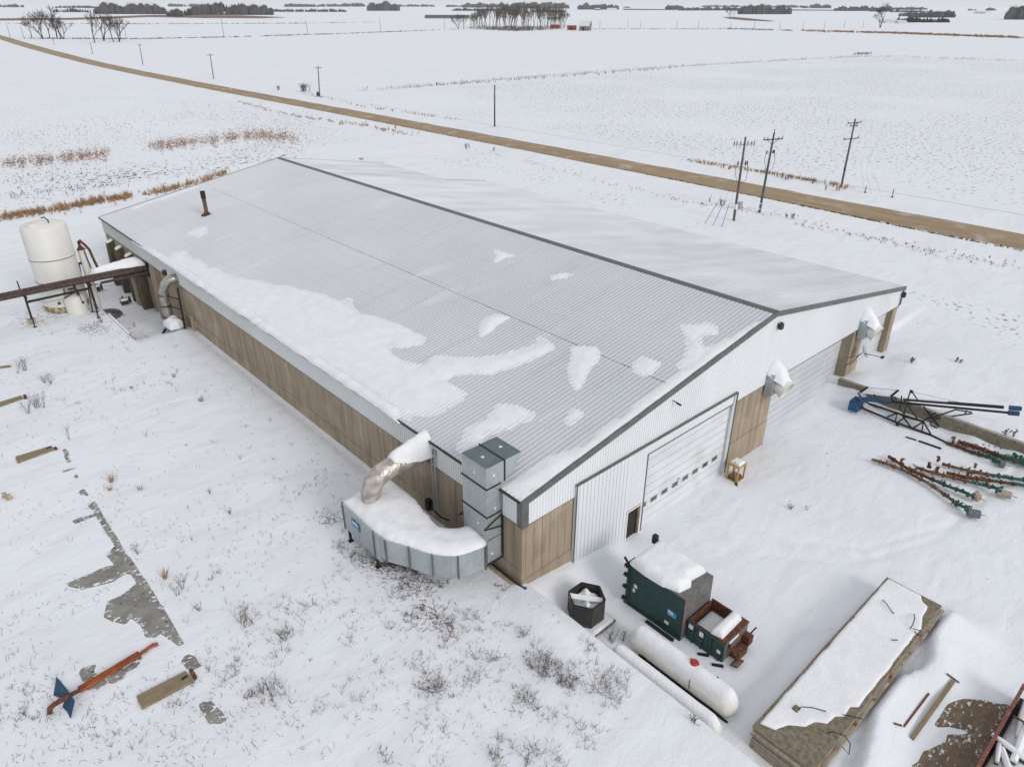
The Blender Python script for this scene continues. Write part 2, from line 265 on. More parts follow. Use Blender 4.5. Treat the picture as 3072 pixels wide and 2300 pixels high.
# ------------------------------------------------------------------ mesh builder
ORG={}
def snap_rim(X,Y,sd,H,P):
    bd=np.full(X.shape,1e9); bx=X.copy(); by=Y.copy(); n=len(P)
    for i in range(n):
        ax,ay=P[i][:2]; cx_,cy_=P[(i+1)%n][:2]; vx,vy=cx_-ax,cy_-ay
        t=np.clip(((X-ax)*vx+(Y-ay)*vy)/(vx*vx+vy*vy+1e-12),0,1); qx=ax+t*vx; qy=ay+t*vy; d=np.hypot(X-qx,Y-qy); m_=d<bd
        bd=np.where(m_,d,bd); bx=np.where(m_,qx,bx); by=np.where(m_,qy,by)
    o=sd<0
    return np.where(o,bx,X),np.where(o,by,Y),np.where(o,-.015,H)
class MB:
    def __init__(s): s.v=[]; s.f=[]
    def poly(s,P):
        n=len(s.v); s.v+= [tuple(p) for p in P]; s.f.append(tuple(range(n,n+len(P)))); return s
    def box(s,a,b,M=None):
        (x0,y0,z0),(x1,y1,z1)=a,b; n=len(s.v)
        P=[(x0,y0,z0),(x1,y0,z0),(x1,y1,z0),(x0,y1,z0),(x0,y0,z1),(x1,y0,z1),(x1,y1,z1),(x0,y1,z1)]
        if M is not None: P=[tuple(M@Vector(p)) for p in P]
        s.v+=P
        s.f+=[tuple(n+i for i in q) for q in ((3,2,1,0),(4,5,6,7),(0,1,5,4),(1,2,6,5),(2,3,7,6),(3,0,4,7))]; return s
    def beam(s,a,b,w,h=None,up=(0,0,1)):
        a=Vector(a);b=Vector(b);h=h or w; d=(b-a); l=d.length; d.normalize(); u=Vector(up)
        if abs(d.dot(u))>.98: u=Vector((1,0,0))
        r=d.cross(u).normalized(); u=r.cross(d)
        M=Matrix((( *r,0),(*d,0),(*u,0),(0,0,0,1))).transposed(); M.translation=a
        return s.box((-w/2,0,-h/2),(w/2,l,h/2),M)
    def prism(s,P,z0,z1):
        n=len(s.v);k=len(P)
        A=sum(P[i][0]*P[(i+1)%k][1]-P[(i+1)%k][0]*P[i][1] for i in range(k))
        if A<0: P=P[::-1]
        f0=(lambda p:z0(p)) if callable(z0) else (lambda p:z0); f1=(lambda p:z1(p)) if callable(z1) else (lambda p:z1)
        s.v+=[(p[0],p[1],f0(p)) for p in P]+[(p[0],p[1],f1(p)) for p in P]
        s.f.append(tuple(n+i for i in reversed(range(k)))); s.f.append(tuple(n+k+i for i in range(k)))
        for i in range(k): j=(i+1)%k; s.f.append((n+i,n+j,n+k+j,n+k+i))
        return s
    def tube(s,P,r,n=8,cap=True):
        P=[Vector(p) for p in P]; k=len(P); rs=r if isinstance(r,(list,tuple)) else [r]*k; b=len(s.v); pu=None
        for i,p in enumerate(P):
            d=(P[min(i+1,k-1)]-P[max(i-1,0)]).normalized()
            if pu is None:
                u=Vector((0,0,1)) if abs(d.z)<.9 else Vector((1,0,0))
            else: u=pu
            x=d.cross(u); 
            if x.length<1e-6: u=Vector((0,1,0)); x=d.cross(u)
            x.normalize(); u=x.cross(d); pu=u
            for j in range(n):
                a=2*math.pi*j/n; s.v.append(tuple(p+x*math.cos(a)*rs[i]+u*math.sin(a)*rs[i]))
        for i in range(k-1):
            for j in range(n):
                q=(j+1)%n; s.f.append((b+i*n+j,b+i*n+q,b+(i+1)*n+q,b+(i+1)*n+j))
        if cap and n>2: s.f.append(tuple(b+j for j in reversed(range(n)))); s.f.append(tuple(b+(k-1)*n+j for j in range(n)))
        return s
    def lathe(s,prof,c=(0,0,0),n=32,M=None):
        b=len(s.v);k=len(prof); c=Vector(c)
        for r,z in prof:
            for j in range(n):
                a=2*math.pi*j/n; p=Vector((r*math.cos(a),r*math.sin(a),z))
                if M is not None: p=M@p
                s.v.append(tuple(p+c))
        for i in range(k-1):
            for j in range(n):
                q=(j+1)%n; s.f.append((b+i*n+j,b+i*n+q,b+(i+1)*n+q,b+(i+1)*n+j))
        return s
    def heap(s,P,z0,h,res=.12,edge=.35,noise=.25,seed=0,top=None,minh=.0):
        """snow lying on an outline: a lofted heightfield with rounded, ragged rim"""
        xs=[p[0] for p in P]; ys=[p[1] for p in P]
        nx=max(3,int((max(xs)-min(xs))/res)); ny=max(3,int((max(ys)-min(ys))/res))
        X,Y=np.meshgrid(np.linspace(min(xs)-.02,max(xs)+.02,nx+1),np.linspace(min(ys)-.02,max(ys)+.02,ny+1),indexing='ij')
        sd=poly_sd(X,Y,P)
        nn=fbm(X*1.6,Y*1.6,4,seed); rag=.25*fbm(X*2.5,Y*2.5,3,seed+5)*min(1,edge)
        t=np.clip((sd+rag*.6)/edge,-.3,1); H=np.where(t>0,np.sqrt(np.clip(1-(1-np.clip(t,0,1))**2,0,1)),t*1.2)*h*(1+noise*2*nn)+np.where(t>0,minh,-.02)
        X,Y,H=snap_rim(X,Y,sd,H,P)
        base=(top(X,Y) if top is not None else 0)+z0
        Z=base+H; b=len(s.v); s.v+=[(float(X[i,j]),float(Y[i,j]),float(Z[i,j])) for i in range(nx+1) for j in range(ny+1)]
        for i in range(nx):
            for j in range(ny):
                if max(sd[i,j],sd[i+1,j],sd[i,j+1],sd[i+1,j+1])>0: 
                    q=b+i*(ny+1)+j; s.f.append((q,q+ny+1,q+ny+2,q+1))
        return s
    def build(s,name,m,parent=None,smooth=False,ang=35,top=False):
        o0=ORG.get(parent.name,Vector((0,0,0))) if parent is not None else Vector((0,0,0))
        me=bpy.data.meshes.new(name)
        V=np.array(s.v,float)-np.array(o0)
        me.from_pydata(V.tolist(),[],s.f); me.update()
        if smooth:
            me.polygons.foreach_set('use_smooth',[True]*len(me.polygons))
            try: me.set_sharp_from_angle(angle=R(ang))
            except Exception: pass
        me.materials.append(m)
        o=bpy.data.objects.new(name,me); COL.objects.link(o)
        if parent is not None: o.parent=parent
        ORG[o.name]=o0
        return o
def thing(name,label,cat,loc,group=None):
    o=bpy.data.objects.new(name,None); COL.objects.link(o); o.location=loc; o.empty_display_size=.5
    o['label']=label; o['category']=cat
    if group: o['group']=group
    ORG[o.name]=Vector(loc); return o
def tag(o,label,cat,group=None):
    o['label']=label; o['category']=cat
    if group: o['group']=group
    return o
def struct(o): o['kind']='structure'; return o
def stuff(o,label=None,cat=None):
    o['kind']='stuff'
    if label: o['label']=label; o['category']=cat
    return o
def lab(o,t): o['label']=t; return o
def copy_tree(r,loc,label=None,rz=None,sc_=None):
    c=r.copy(); COL.objects.link(c); c.location=loc
    if rz is not None: c.rotation_euler=(0,0,rz)
    if sc_ is not None: c.scale=(sc_,)*3 if not isinstance(sc_,tuple) else sc_
    if label: c['label']=label
    for ch in list(r.children):
        d=ch.copy(); COL.objects.link(d); d.parent=c
        for g in list(ch.children):
            e=g.copy(); COL.objects.link(e); e.parent=d
    return c
exec_sections=[]
# ================================================================== GROUND
def lines(lo,hi,step,far,g=1.10):
    a=list(np.arange(lo,hi+1e-6,step)); d=step; x=hi
    while x<far: d*=g; x+=d; a.append(x)
    d=step; x=lo; b=[]
    while x>-far: d*=g; x-=d; b.append(x)
    return np.array(b[::-1]+a)
gx=lines(-26,38,.22,8600); gx=gx[(gx<=38.1)]; gx=np.concatenate([gx,np.arange(39,108,1.)]); d_=1.1
while gx[-1]<8600: gx=np.append(gx,gx[-1]+d_); d_*=1.1
gy=lines(-22,60,.22,8600,1.07)
gx=np.sort(np.concatenate([gx,[.28,.345,-4.72,-5.0,34.62,34.8]]))
X,Y=np.meshgrid(gx,gy,indexing='ij'); Zg=ground(X,Y)
nx,ny=X.shape
me=bpy.data.meshes.new('snow_ground')
V=np.stack([X,Y,Zg],-1).reshape(-1,3)
idx=np.arange(nx*ny).reshape(nx,ny)
Q=np.stack([idx[:-1,:-1],idx[1:,:-1],idx[1:,1:],idx[:-1,1:]],-1).reshape(-1,4)
me.vertices.add(len(V)); me.vertices.foreach_set('co',V.ravel())
me.loops.add(len(Q)*4); me.loops.foreach_set('vertex_index',Q.ravel())
me.polygons.add(len(Q)); me.polygons.foreach_set('loop_start',np.arange(0,len(Q)*4,4)); me.polygons.foreach_set('loop_total',np.full(len(Q),4))
me.update(calc_edges=True); me.polygons.foreach_set('use_smooth',[True]*len(Q))
# ground snow material: fine relief plus sparse stubble specks
def ground_mat():
    M=bpy.data.materials.new('ground_snow'); M.use_nodes=True; nt=M.node_tree; b=nt.nodes['Principled BSDF']; L=nt.links.new
    b.inputs['Roughness'].default_value=.85; b.inputs['Specular IOR Level'].default_value=.2
    g=N(nt,'ShaderNodeNewGeometry')
    def noise(sc_,st=(1,1,1),det=5,dist=0):
        mp=N(nt,'ShaderNodeMapping'); mp.inputs['Scale'].default_value=st; L(g.outputs['Position'],mp.inputs[0])
        n=N(nt,'ShaderNodeTexNoise'); n.inputs['Scale'].default_value=sc_; n.inputs['Detail'].default_value=det; n.inputs['Distortion'].default_value=dist; L(mp.outputs[0],n.inputs['Vector']); return n.outputs[0]
    def rng(x,a,b_,c=0,d=1):
        r=N(nt,'ShaderNodeMapRange'); r.inputs[1].default_value=a; r.inputs[2].default_value=b_; r.inputs[3].default_value=c; r.inputs[4].default_value=d; L(x,r.inputs[0]); return r.outputs[0]
    def mix(f,a,c):
        x=N(nt,'ShaderNodeMix',data_type='RGBA'); L(f,x.inputs[0])
        if isinstance(a,tuple): x.inputs[6].default_value=(*a,1)
        else: L(a,x.inputs[6])
        x.inputs[7].default_value=(*c,1); return x.outputs[2]
    def mul(a,c):
        x=N(nt,'ShaderNodeMath',operation='MULTIPLY'); L(a,x.inputs[0])
        if isinstance(c,(int,float)): x.inputs[1].default_value=c
        else: L(c,x.inputs[1])
        return x.outputs[0]
    c=mix(rng(noise(.06),.3,.7),(.80,.82,.86),(.755,.775,.82))
    c=mix(mul(rng(noise(.28,(.3,1,1),4,.8),.48,.70),.45),c,(.70,.715,.755))
    c=mix(mul(rng(noise(.8,(.35,1,1),6,1),.50,.72),.7),c,(.69,.70,.735))
    # thin specks where stems stand through the snow
    sp=mul(rng(noise(2.6,(1,1,1),3),.70,.76),rng(noise(.11,(1,1,1),3),.50,.62))
    c=mix(mul(sp,.75),c,(.22,.16,.12))
    L(c,b.inputs['Base Color'])
    bm=N(nt,'ShaderNodeBump'); bm.inputs['Strength'].default_value=.9; bm.inputs['Distance'].default_value=.095; L(noise(.9,(.5,1,1),8,.6),bm.inputs['Height'])
    bm2=N(nt,'ShaderNodeBump'); bm2.inputs['Strength'].default_value=.8; bm2.inputs['Distance'].default_value=.03; L(noise(7,(1,1,1),4),bm2.inputs['Height']); L(bm.outputs[0],bm2.inputs['Normal'])
    L(bm2.outputs[0],b.inputs['Normal'])
    return M
m_ground=ground_mat(); me.materials.append(m_ground)
go=bpy.data.objects.new('snow_ground',me); COL.objects.link(go); struct(go)
# field sheets ------------------------------------------------------
def field_mat(name,base1,base2,speck,scale,lo,hi,patch_lo=.35,patch_hi=.55,stretch=(1,1,1),pscale=.03,amt=1.):
    M=bpy.data.materials.new(name); M.use_nodes=True; nt=M.node_tree; b=nt.nodes['Principled BSDF']; L=nt.links.new
    b.inputs['Roughness'].default_value=.9; b.inputs['Specular IOR Level'].default_value=.1
    g=N(nt,'ShaderNodeNewGeometry')
    def noise(sc_,st=(1,1,1),det=3):
        mp=N(nt,'ShaderNodeMapping'); mp.inputs['Scale'].default_value=st; L(g.outputs['Position'],mp.inputs[0])
        n=N(nt,'ShaderNodeTexNoise'); n.inputs['Scale'].default_value=sc_; n.inputs['Detail'].default_value=det; L(mp.outputs[0],n.inputs['Vector']); return n.outputs[0]
    def rng(x,a,b_):
        r=N(nt,'ShaderNodeMapRange'); r.inputs[1].default_value=a; r.inputs[2].default_value=b_; L(x,r.inputs[0]); return r.outputs[0]
    x=N(nt,'ShaderNodeMix',data_type='RGBA'); L(rng(noise(.02),.3,.7),x.inputs[0]); x.inputs[6].default_value=(*base1,1); x.inputs[7].default_value=(*base2,1)
    m1=N(nt,'ShaderNodeMath',operation='MULTIPLY'); L(rng(noise(scale,stretch),lo,hi),m1.inputs[0]); L(rng(noise(pscale,(1,1,1)),patch_lo,patch_hi),m1.inputs[1])
    m2=N(nt,'ShaderNodeMath',operation='MULTIPLY'); L(m1.outputs[0],m2.inputs[0]); m2.inputs[1].default_value=amt
    ca=N(nt,'ShaderNodeAttribute'); ca.attribute_name='cover'; m3=N(nt,'ShaderNodeMath',operation='MULTIPLY'); L(m2.outputs[0],m3.inputs[0]); L(ca.outputs['Fac'],m3.inputs[1]); m2=m3
    y=N(nt,'ShaderNodeMix',data_type='RGBA'); L(m2.outputs[0],y.inputs[0]); L(x.outputs[2],y.inputs[6]); y.inputs[7].default_value=(*speck,1)
    L(y.outputs[2],b.inputs['Base Color'])
    return M
def ragged(P,step,amp,seed=0):
    out=[];n=len(P)
    for i in range(n):
        a=P[i];b=P[(i+1)%n]; l=math.hypot(b[0]-a[0],b[1]-a[1]); k=max(1,int(l/step))
        for j in range(k):
            t=j/k; x=a[0]+(b[0]-a[0])*t; y=a[1]+(b[1]-a[1])*t
            s=float(fbm(np.array(x/step*.45),np.array(y/step*.45),3,seed))*2*amp; q=float(fbm(np.array(x/step*.45+9),np.array(y/step*.45),3,seed+3))*2*amp
            out.append((x+s,y+q))
    return out
def sheet(name,P,z,m,res=None,feather=None):
    """flat outline laid on the ground, gridded so that it follows it"""
    mb=MB()
    if res is None: mb.poly([(p[0],p[1],float(far_rise(p[0],p[1]))+z) for p in P])
    else:
        xs=[p[0] for p in P]; ys=[p[1] for p in P]
        X,Y=np.meshgrid(np.arange(min(xs),max(xs)+res,res),np.arange(min(ys),max(ys)+res,res),indexing='ij')
        Z=ground(X,Y)+z; sd=poly_sd(X,Y,P); k=X.shape[1]
        # rim follows the outline: outside vertices sink under the snow
        Z=Z-(np.clip(-sd*.3,0,z+.08) if res<1 else np.clip((1.0-sd)*.07,0,.22)*(res<2.5))
        mb.v=[tuple(p) for p in np.stack([X,Y,Z],-1).reshape(-1,3)]
        for i in range(X.shape[0]-1):
            for j in range(k-1):
                if sd[i:i+2,j:j+2].max()>-res*1.5: q=i*k+j; mb.f.append((q,q+k,q+k+1,q+1))
    o=mb.build(name,m,smooth=res is not None,ang=80); struct(o)
    if res is not None:
        at_=o.data.attributes.new('cover','FLOAT','POINT'); at_.data.foreach_set('value',np.clip(sd/(feather or res*3),0,1).ravel().astype(np.float32))
    return o
m_plow=field_mat('plowed_snow',(.775,.795,.835),(.735,.755,.80),(.07,.065,.065),1.25,.60,.65,.30,.52,(1,1,1),.02,.9)
m_stub=field_mat('stubble_snow',(.785,.805,.845),(.75,.77,.815),(.16,.13,.11),1.4,.60,.66,.40,.58,(1,1,1),.035,.8)
m_clod=field_mat('clod_snow',(.785,.805,.845),(.75,.77,.815),(.035,.03,.03),1.0,.575,.61,.30,.50,(1,1,1),.06,.95)
m_yedge=field_mat('thin_snow',(.785,.805,.845),(.75,.77,.815),(.12,.11,.11),1.7,.58,.64,.38,.55,(1,1,1),.06,.7)
hedge=[at(1060,275),at(1500,240),at(2048,200),at(2600,170),at(2700,172),at(3072,185)]
hedge=[(p[0],p[1]) for p in hedge]
plow=[(103.5,198),(120,207),(186,206),(300,201),(446,177),(454,162),(466,100),(480,-60),(300,-90),(103.5,-90)]
sheet('plowed_field',plow,.03,m_plow,res=3.)
stub=[at(-60,330),at(300,285),at(700,300),at(1000,360),at(1230,430),at(1000,445),at(836,466),at(600,520),at(430,600),at(-60,680)]
sheet('stubble_field',[(p[0],p[1]) for p in stub],.05,m_stub,res=2.)
clod=[at(180,545),at(420,500),at(700,468),at(930,452),at(900,478),at(800,488),at(560,535),at(300,556)]
sheet('clod_strip',ragged([(p[0],p[1]) for p in clod],5,2,6),.09,m_clod,res=1.)
yed=[at(1180,470),at(1600,470),at(2080,640),at(2500,800),at(3150,960),at(3150,1120),at(2740,900),at(2500,790),at(2100,690),at(1500,530)]
sheet('thin_snow_verge',ragged([(p[0],p[1]) for p in yed],5,2,8),.05,m_yedge,res=1.)
def soil(name,L,ox,oy,s):
    P=[Gfar(ox+a/s,oy+b/s) for a,b in L]
    mb=MB(); mb.poly([(p[0],p[1],p[2]+.4) for p in P]); struct(mb.build(name,m_soil))
soil('bare_field',[(-60,123),(480,119),(780,108),(1000,99),(1560,103),(1860,115),(1700,121),(1300,120),(960,113),(780,121),(480,131),(-60,136)],0,0,2.16)
soil('bare_field',[(260,113),(340,114),(440,123),(600,140),(560,142),(420,136),(300,124)],2048,0,2.16)
soil('bare_field',[(1820,60),(2090,62),(2212,68),(1980,69),(1830,67)],1024,0,2.16)
soil('bare_field',[(0,62),(290,60),(1000,66),(1000,72),(290,70),(0,68)],2048,0,2.16)
# road --------------------------------------------------------------
mb=MB(); prof=[(83.4,-.32),(84.6,.0),(86.2,.13),(88.2,.18),(90.4,.13),(91.8,.0),(92.9,-.3)]
ys=list(np.arange(-120,240,3.))+list(np.arange(240,560,10.))+[560,620,680,740,800,860,930,1010]
def road_shift(y): return .6*math.sin(y/60)+.078*(math.sqrt((y-430)**2+3600)+y-430)/2
for i,y in enumerate(ys):
    for j,(x,z) in enumerate(prof):
        jit=float(fbm(np.array(y/3.),np.array(j*7.),3,2))*(1.1 if j in(1,5) else .2)
        wd=1+max(0,y-200)/1400
        mb.v.append((88.2+(x-88.2)*wd+jit+road_shift(y),y,z+.06))
k=len(prof)
for i in range(len(ys)-1):
    for j in range(k-1): q=i*k+j; mb.f.append((q,q+1,q+k+1,q+k))
struct(mb.build('gravel_road',m_road,smooth=True,ang=80))
def thinning(M,s1=3.,s2=14.,lo=.63,hi=.67,k=.09):
    # snow grains thicken towards the rim of a bare patch
    nt=M.node_tree; L=nt.links.new; b=nt.nodes['Principled BSDF']; src=b.inputs['Base Color'].links[0].from_socket
    g=N(nt,'ShaderNodeNewGeometry'); mp=N(nt,'ShaderNodeMapping'); mp.inputs['Scale'].default_value=(1,1.8,1); mp.inputs['Rotation'].default_value=(0,0,R(35)); L(g.outputs['Position'],mp.inputs[0])
    n=N(nt,'ShaderNodeTexNoise'); n.inputs['Scale'].default_value=s1; n.inputs['Detail'].default_value=9; n.inputs['Roughness'].default_value=.68; L(mp.outputs[0],n.inputs['Vector'])
    ca=N(nt,'ShaderNodeAttribute'); ca.attribute_name='cover'
    m_=N(nt,'ShaderNodeMath',operation='MULTIPLY_ADD'); L(ca.outputs['Fac'],m_.inputs[0]); m_.inputs[1].default_value=-k; m_.inputs[2].default_value=k
    a_=N(nt,'ShaderNodeMath',operation='ADD'); L(n.outputs[0],a_.inputs[0]); L(m_.outputs[0],a_.inputs[1])
    r=N(nt,'ShaderNodeMapRange'); r.inputs[1].default_value=lo; r.inputs[2].default_value=hi; L(a_.outputs[0],r.inputs[0])
    x=N(nt,'ShaderNodeMix',data_type='RGBA'); L(r.outputs[0],x.inputs[0]); L(src,x.inputs[6]); x.inputs[7].default_value=(.79,.80,.83,1); L(x.outputs[2],b.inputs['Base Color'])
thinning(m_concg); thinning(m_sand,s1=4.,lo=.64,hi=.70,k=.10)
edge_strip=[at(150+a/2.366,1250+b/2.366) for a,b in ((310,610),(400,760),(520,960),(620,1115),(790,1360),(900,1560))]
es=[(p[0]+.02,p[1]) for p in edge_strip]; es=es+[(p[0]-.05-.30*k_/len(es),p[1]) for k_,p in reversed(list(enumerate(es)))]
sheet('concrete_pad',ragged(es,.5,.10,44),.03,m_concg,res=.09,feather=.2)
# concrete pad showing through on the lawn ---------------------------
pad_px=[(600,1000,2.38)]
def padP(L,ox,oy,s): return [(p[0],p[1]) for p in pxs(L,0.,ox,oy,s)]
for i,Lp in enumerate([
  [(410,975),(480,915),(545,1000),(600,1060),(625,1115),(700,1230),(790,1360),(880,1500),(935,1620),(880,1590),(790,1520),(740,1560),(690,1560),(650,1470),(560,1410),(530,1460),(440,1440),(390,1420),(420,1310),(500,1270),(620,1190),(600,1110),(520,1110),(440,1170),(330,1190),(240,1210),(130,1185),(300,1110),(380,1075),(480,1065)],
  [(325,680),(355,690),(400,765),(455,850),(430,845),(375,790)],
  [(160,740),(270,705),(345,690),(280,720),(200,750)],
  [(280,640),(305,615),(340,655)],[(215,540),(235,515),(275,560),(250,545)],
  [(165,425),(185,415),(205,430)],[(92,390),(175,375),(120,392)],[(90,235),(105,250),(145,320),(125,300)]]):
    sheet('concrete_pad',ragged(padP(Lp,150,1250,2.366),.5,.16,i),.035,m_concg,res=.09,feather=.32)
for i,Lp in enumerate([
  [(570,600),(620,520),(740,480),(690,560),(760,640),(890,710),(790,790),(690,760),(640,660)],
  [(905,620),(960,560),(1080,540),(1100,570),(1060,640),(960,660)],
  [(1840,440),(1900,360),(1990,390),(2030,460),(2010,505),(1930,490)],
  [(2060,960),(2130,900),(2230,1000),(2330,1120),(2330,1180),(2230,1160),(2140,1160)],
  [(1100,550),(1200,490),(1310,390),(1240,510),(1130,560)]]):
    sheet('concrete_pad',ragged(padP(Lp,100,1880,4.096),.4,.14,i+20),.035,m_concg,res=.08,feather=.28)
# bare sand by the red frame
sp_=[(1560,1350),(1640,1230),(1760,1165),(1900,1160),(2090,1200),(2060,1290),(1960,1450),(1850,1700),(1380,1700),(1450,1560),(1650,1500),(1660,1430),(1850,1380),(1750,1330),(1640,1330)]
sheet('bare_ground',ragged([(p[0],p[1]) for p in pxs(sp_,YARD,2200,1650,2.5367)],.5,.3,3),.04,m_sand,res=.09,feather=.7)
# ================================================================== THE SHED
shed=thing('farm_shed','long shed with ribbed grey metal roof and tan concrete walls, snow drifted on its roof','shed',(0,0,YARD))
def zroof(x): return EAVE+SL*min(x,2*XR-x)
def ribline(a0,a1,pitch,rib,h):
    out=[(a0,0)]; a=a0+pitch*.5
    while a+rib*1.6<a1:
        out+=[(a,0),(a+rib*.3,h),(a+rib*1.3,h),(a+rib*1.6,0)]; a+=pitch
    out.append((a1,0)); return out
def ribwall(mb,axis,pos,out,a0,a1,z0,z1,pitch=.2,rib=.03,h=.022):
    """ribbed sheet standing at x=pos (axis 'y') or y=pos (axis 'x'); out = sign of outward normal"""
    L=ribline(a0,a1,pitch,rib,h); f1=z1 if callable(z1) else (lambda q:z1)
    pts=[]
    if callable(z1):
        L2=[]
        for i,(a,d) in enumerate(L):
            if i and L[i-1][0]<XR<a: L2.append((XR,0))
            L2.append((a,d))
        L=L2
    b=len(mb.v)
    for a,d in L:
        p=pos+out*d
        mb.v+= [(p,a,z0),(p,a,f1(a))] if axis=='y' else [(a,p,z0),(a,p,f1(a))]
    for i in range(len(L)-1): q=b+2*i; mb.f.append((q,q+2,q+3,q+1))
    return mb
ZB=-2.4; HM=3.87
# concrete walls
mb=MB(); seg=[0]
y=0
while y<YB: 
    y+=random.choice([.58,.6,.62,.6,1.2]); seg.append(min(y,YB))
for a,b in zip(seg[:-1],seg[1:]):
    mb.box((random.uniform(0,.008),a+.015,.95),(.25,b-.015,HM+.02))
    
mb.box((-.03,0.003,ZB),(.25,YB,.93))
mb.build('west_wall',m_conc,shed)
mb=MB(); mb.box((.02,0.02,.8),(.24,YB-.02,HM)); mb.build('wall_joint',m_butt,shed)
for a,b in ((0.26,3.66),(18.58,23.65)):
    mb=MB()
    k=int((b-a)/.61+.5); w_=(b-a)/k
    for i in range(k):
        j=random.uniform(0,.006)
        mb.box((a+i*w_+.011,j,.35 if a<5 else .5),(a+(i+1)*w_-.011,.3,HM))
    mb.box((a,-.03,ZB),(b,.3,.33 if a<5 else .48)); 
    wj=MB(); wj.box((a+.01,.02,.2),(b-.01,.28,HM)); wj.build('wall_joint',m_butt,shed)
    if a<5: mb.box((.003,.004,.35),(.252,.28,HM-.01)); mb.box((0.0,-.032,ZB),(.262,.28,.335))
    mb.build('front_wall',m_conc,shed)
mb=MB(); mb.box((35.7,-.0,ZB),(37.6,.9,HM)); mb.box((36.35,-.05,ZB),(36.42,.02,HM-.02)); mb.box((35.66,-.04,ZB),(37.64,.5,.6)); mb.build('concrete_pillar',m_conc,shed)
mb=MB(); mb.box((42.95,-.0,ZB),(43.8,.5,HM)); mb.box((42.92,-.03,ZB),(43.83,.4,.9)); mb.build('concrete_pillar',m_conc,shed)
mb=MB(); mb.box((43.55,.9,ZB),(43.8,YN,HM)); mb.box((37.0,YN,ZB),(43.8,YN+.25,HM)); mb.box((36.9,YN+.25,ZB),(37.15,YB,HM)); mb.box((0.25,YB-.25,ZB),(36.9,YB,HM)); mb.build('rear_wall',m_conc2,shed)
# buttresses on the west wall
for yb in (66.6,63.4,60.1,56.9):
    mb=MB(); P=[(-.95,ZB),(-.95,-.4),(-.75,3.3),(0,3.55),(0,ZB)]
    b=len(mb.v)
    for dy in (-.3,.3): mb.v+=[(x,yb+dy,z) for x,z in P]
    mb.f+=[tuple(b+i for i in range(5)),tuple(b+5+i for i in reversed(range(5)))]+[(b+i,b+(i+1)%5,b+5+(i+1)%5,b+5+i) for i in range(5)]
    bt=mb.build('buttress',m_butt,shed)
    mb=MB(); mb.heap([(-.75,yb-.3),(0,yb-.3),(0,yb+.3),(-.75,yb+.3)],3.55,.16,res=.1,edge=.2,seed=int(yb),top=lambda X,Y:X*.32); mb.build('snow_cap',m_snow2,bt,smooth=True,ang=80)
mb=MB(); mb.box((-1.0,58.2,ZB),(-.02,59.0,1.6)); mb.build('wall_pier',m_conc,shed); mb=MB(); mb.box((-.45,52.0,ZB),(-.02,53.3,3.7)); mb.build('wall_pier',m_conc,shed)
# siding
mb=MB(); ribwall(mb,'y',-.07,-1,.02,YB,HM,EAVE+.02,.2); mb.build('west_siding',m_whitew,shed)
mb=MB(); ribwall(mb,'x',-.07,-1,0,43.86,HM,lambda x:zroof(x)-.04,.2); mb.build('gable_siding',m_gable,shed)
mb=MB(); ribwall(mb,'x',YB+.05,1,0,37.2,HM,lambda x:zroof(x)-.05,.3); ribwall(mb,'y',43.88,1,0,YN,HM,EAVE,.3); ribwall(mb,'x',YN+.3,1,37,43.86,HM,lambda x:zroof(x)-.05,.3); ribwall(mb,'y',37.22,1,YN,YB,HM,zroof(37.2),.3); mb.build('rear_siding',m_white,shed)
mb=MB(); mb.box((-.09,-.09,HM-.035),(43.9,.0,HM-.003)); mb.box((-.09,0.0,HM-.035),(.0,YB,HM-.003)); mb.build('base_flashing',m_trim,shed)
# front surround (proud)
SY=-.2
mb=MB()
ribwall(mb,'x',SY,-1,3.7,8.05,ZB,4.6,.3,.035,.02); ribwall(mb,'x',SY,-1,8.05,9.4,.66,4.6,.3,.035,.02); ribwall(mb,'x',SY,-1,9.4,9.56,ZB,4.6,.3); ribwall(mb,'x',SY,-1,9.56,18.12,3.98,4.6,.3,.035,.02)
mb.box((3.66,SY+.005,ZB),(3.7,-.02,4.6))
mb.build('door_surround',m_surr,shed)
mb=MB(); mb.box((3.62,SY-.05,4.6),(18.62,-.05,4.665)); mb.box((3.62,SY-.045,ZB),(3.68,SY+.0,4.6)); mb.box((9.5,SY-.04,3.93),(18.15,SY+.02,3.985)); mb.box((9.5,SY-.04,ZB),(9.57,SY+.02,3.93)); mb.box((18.55,SY-.03,ZB),(18.6,-.04,4.6)); mb.build('surround_trim',m_trim,shed)
mb=MB(); mb.box((18.1,SY-.02,ZB),(18.28,.2,3.93)); mb.box((18.285,SY+.03,ZB),(18.54,.2,4.59)); mb.build('door_jamb',m_jamb,shed)
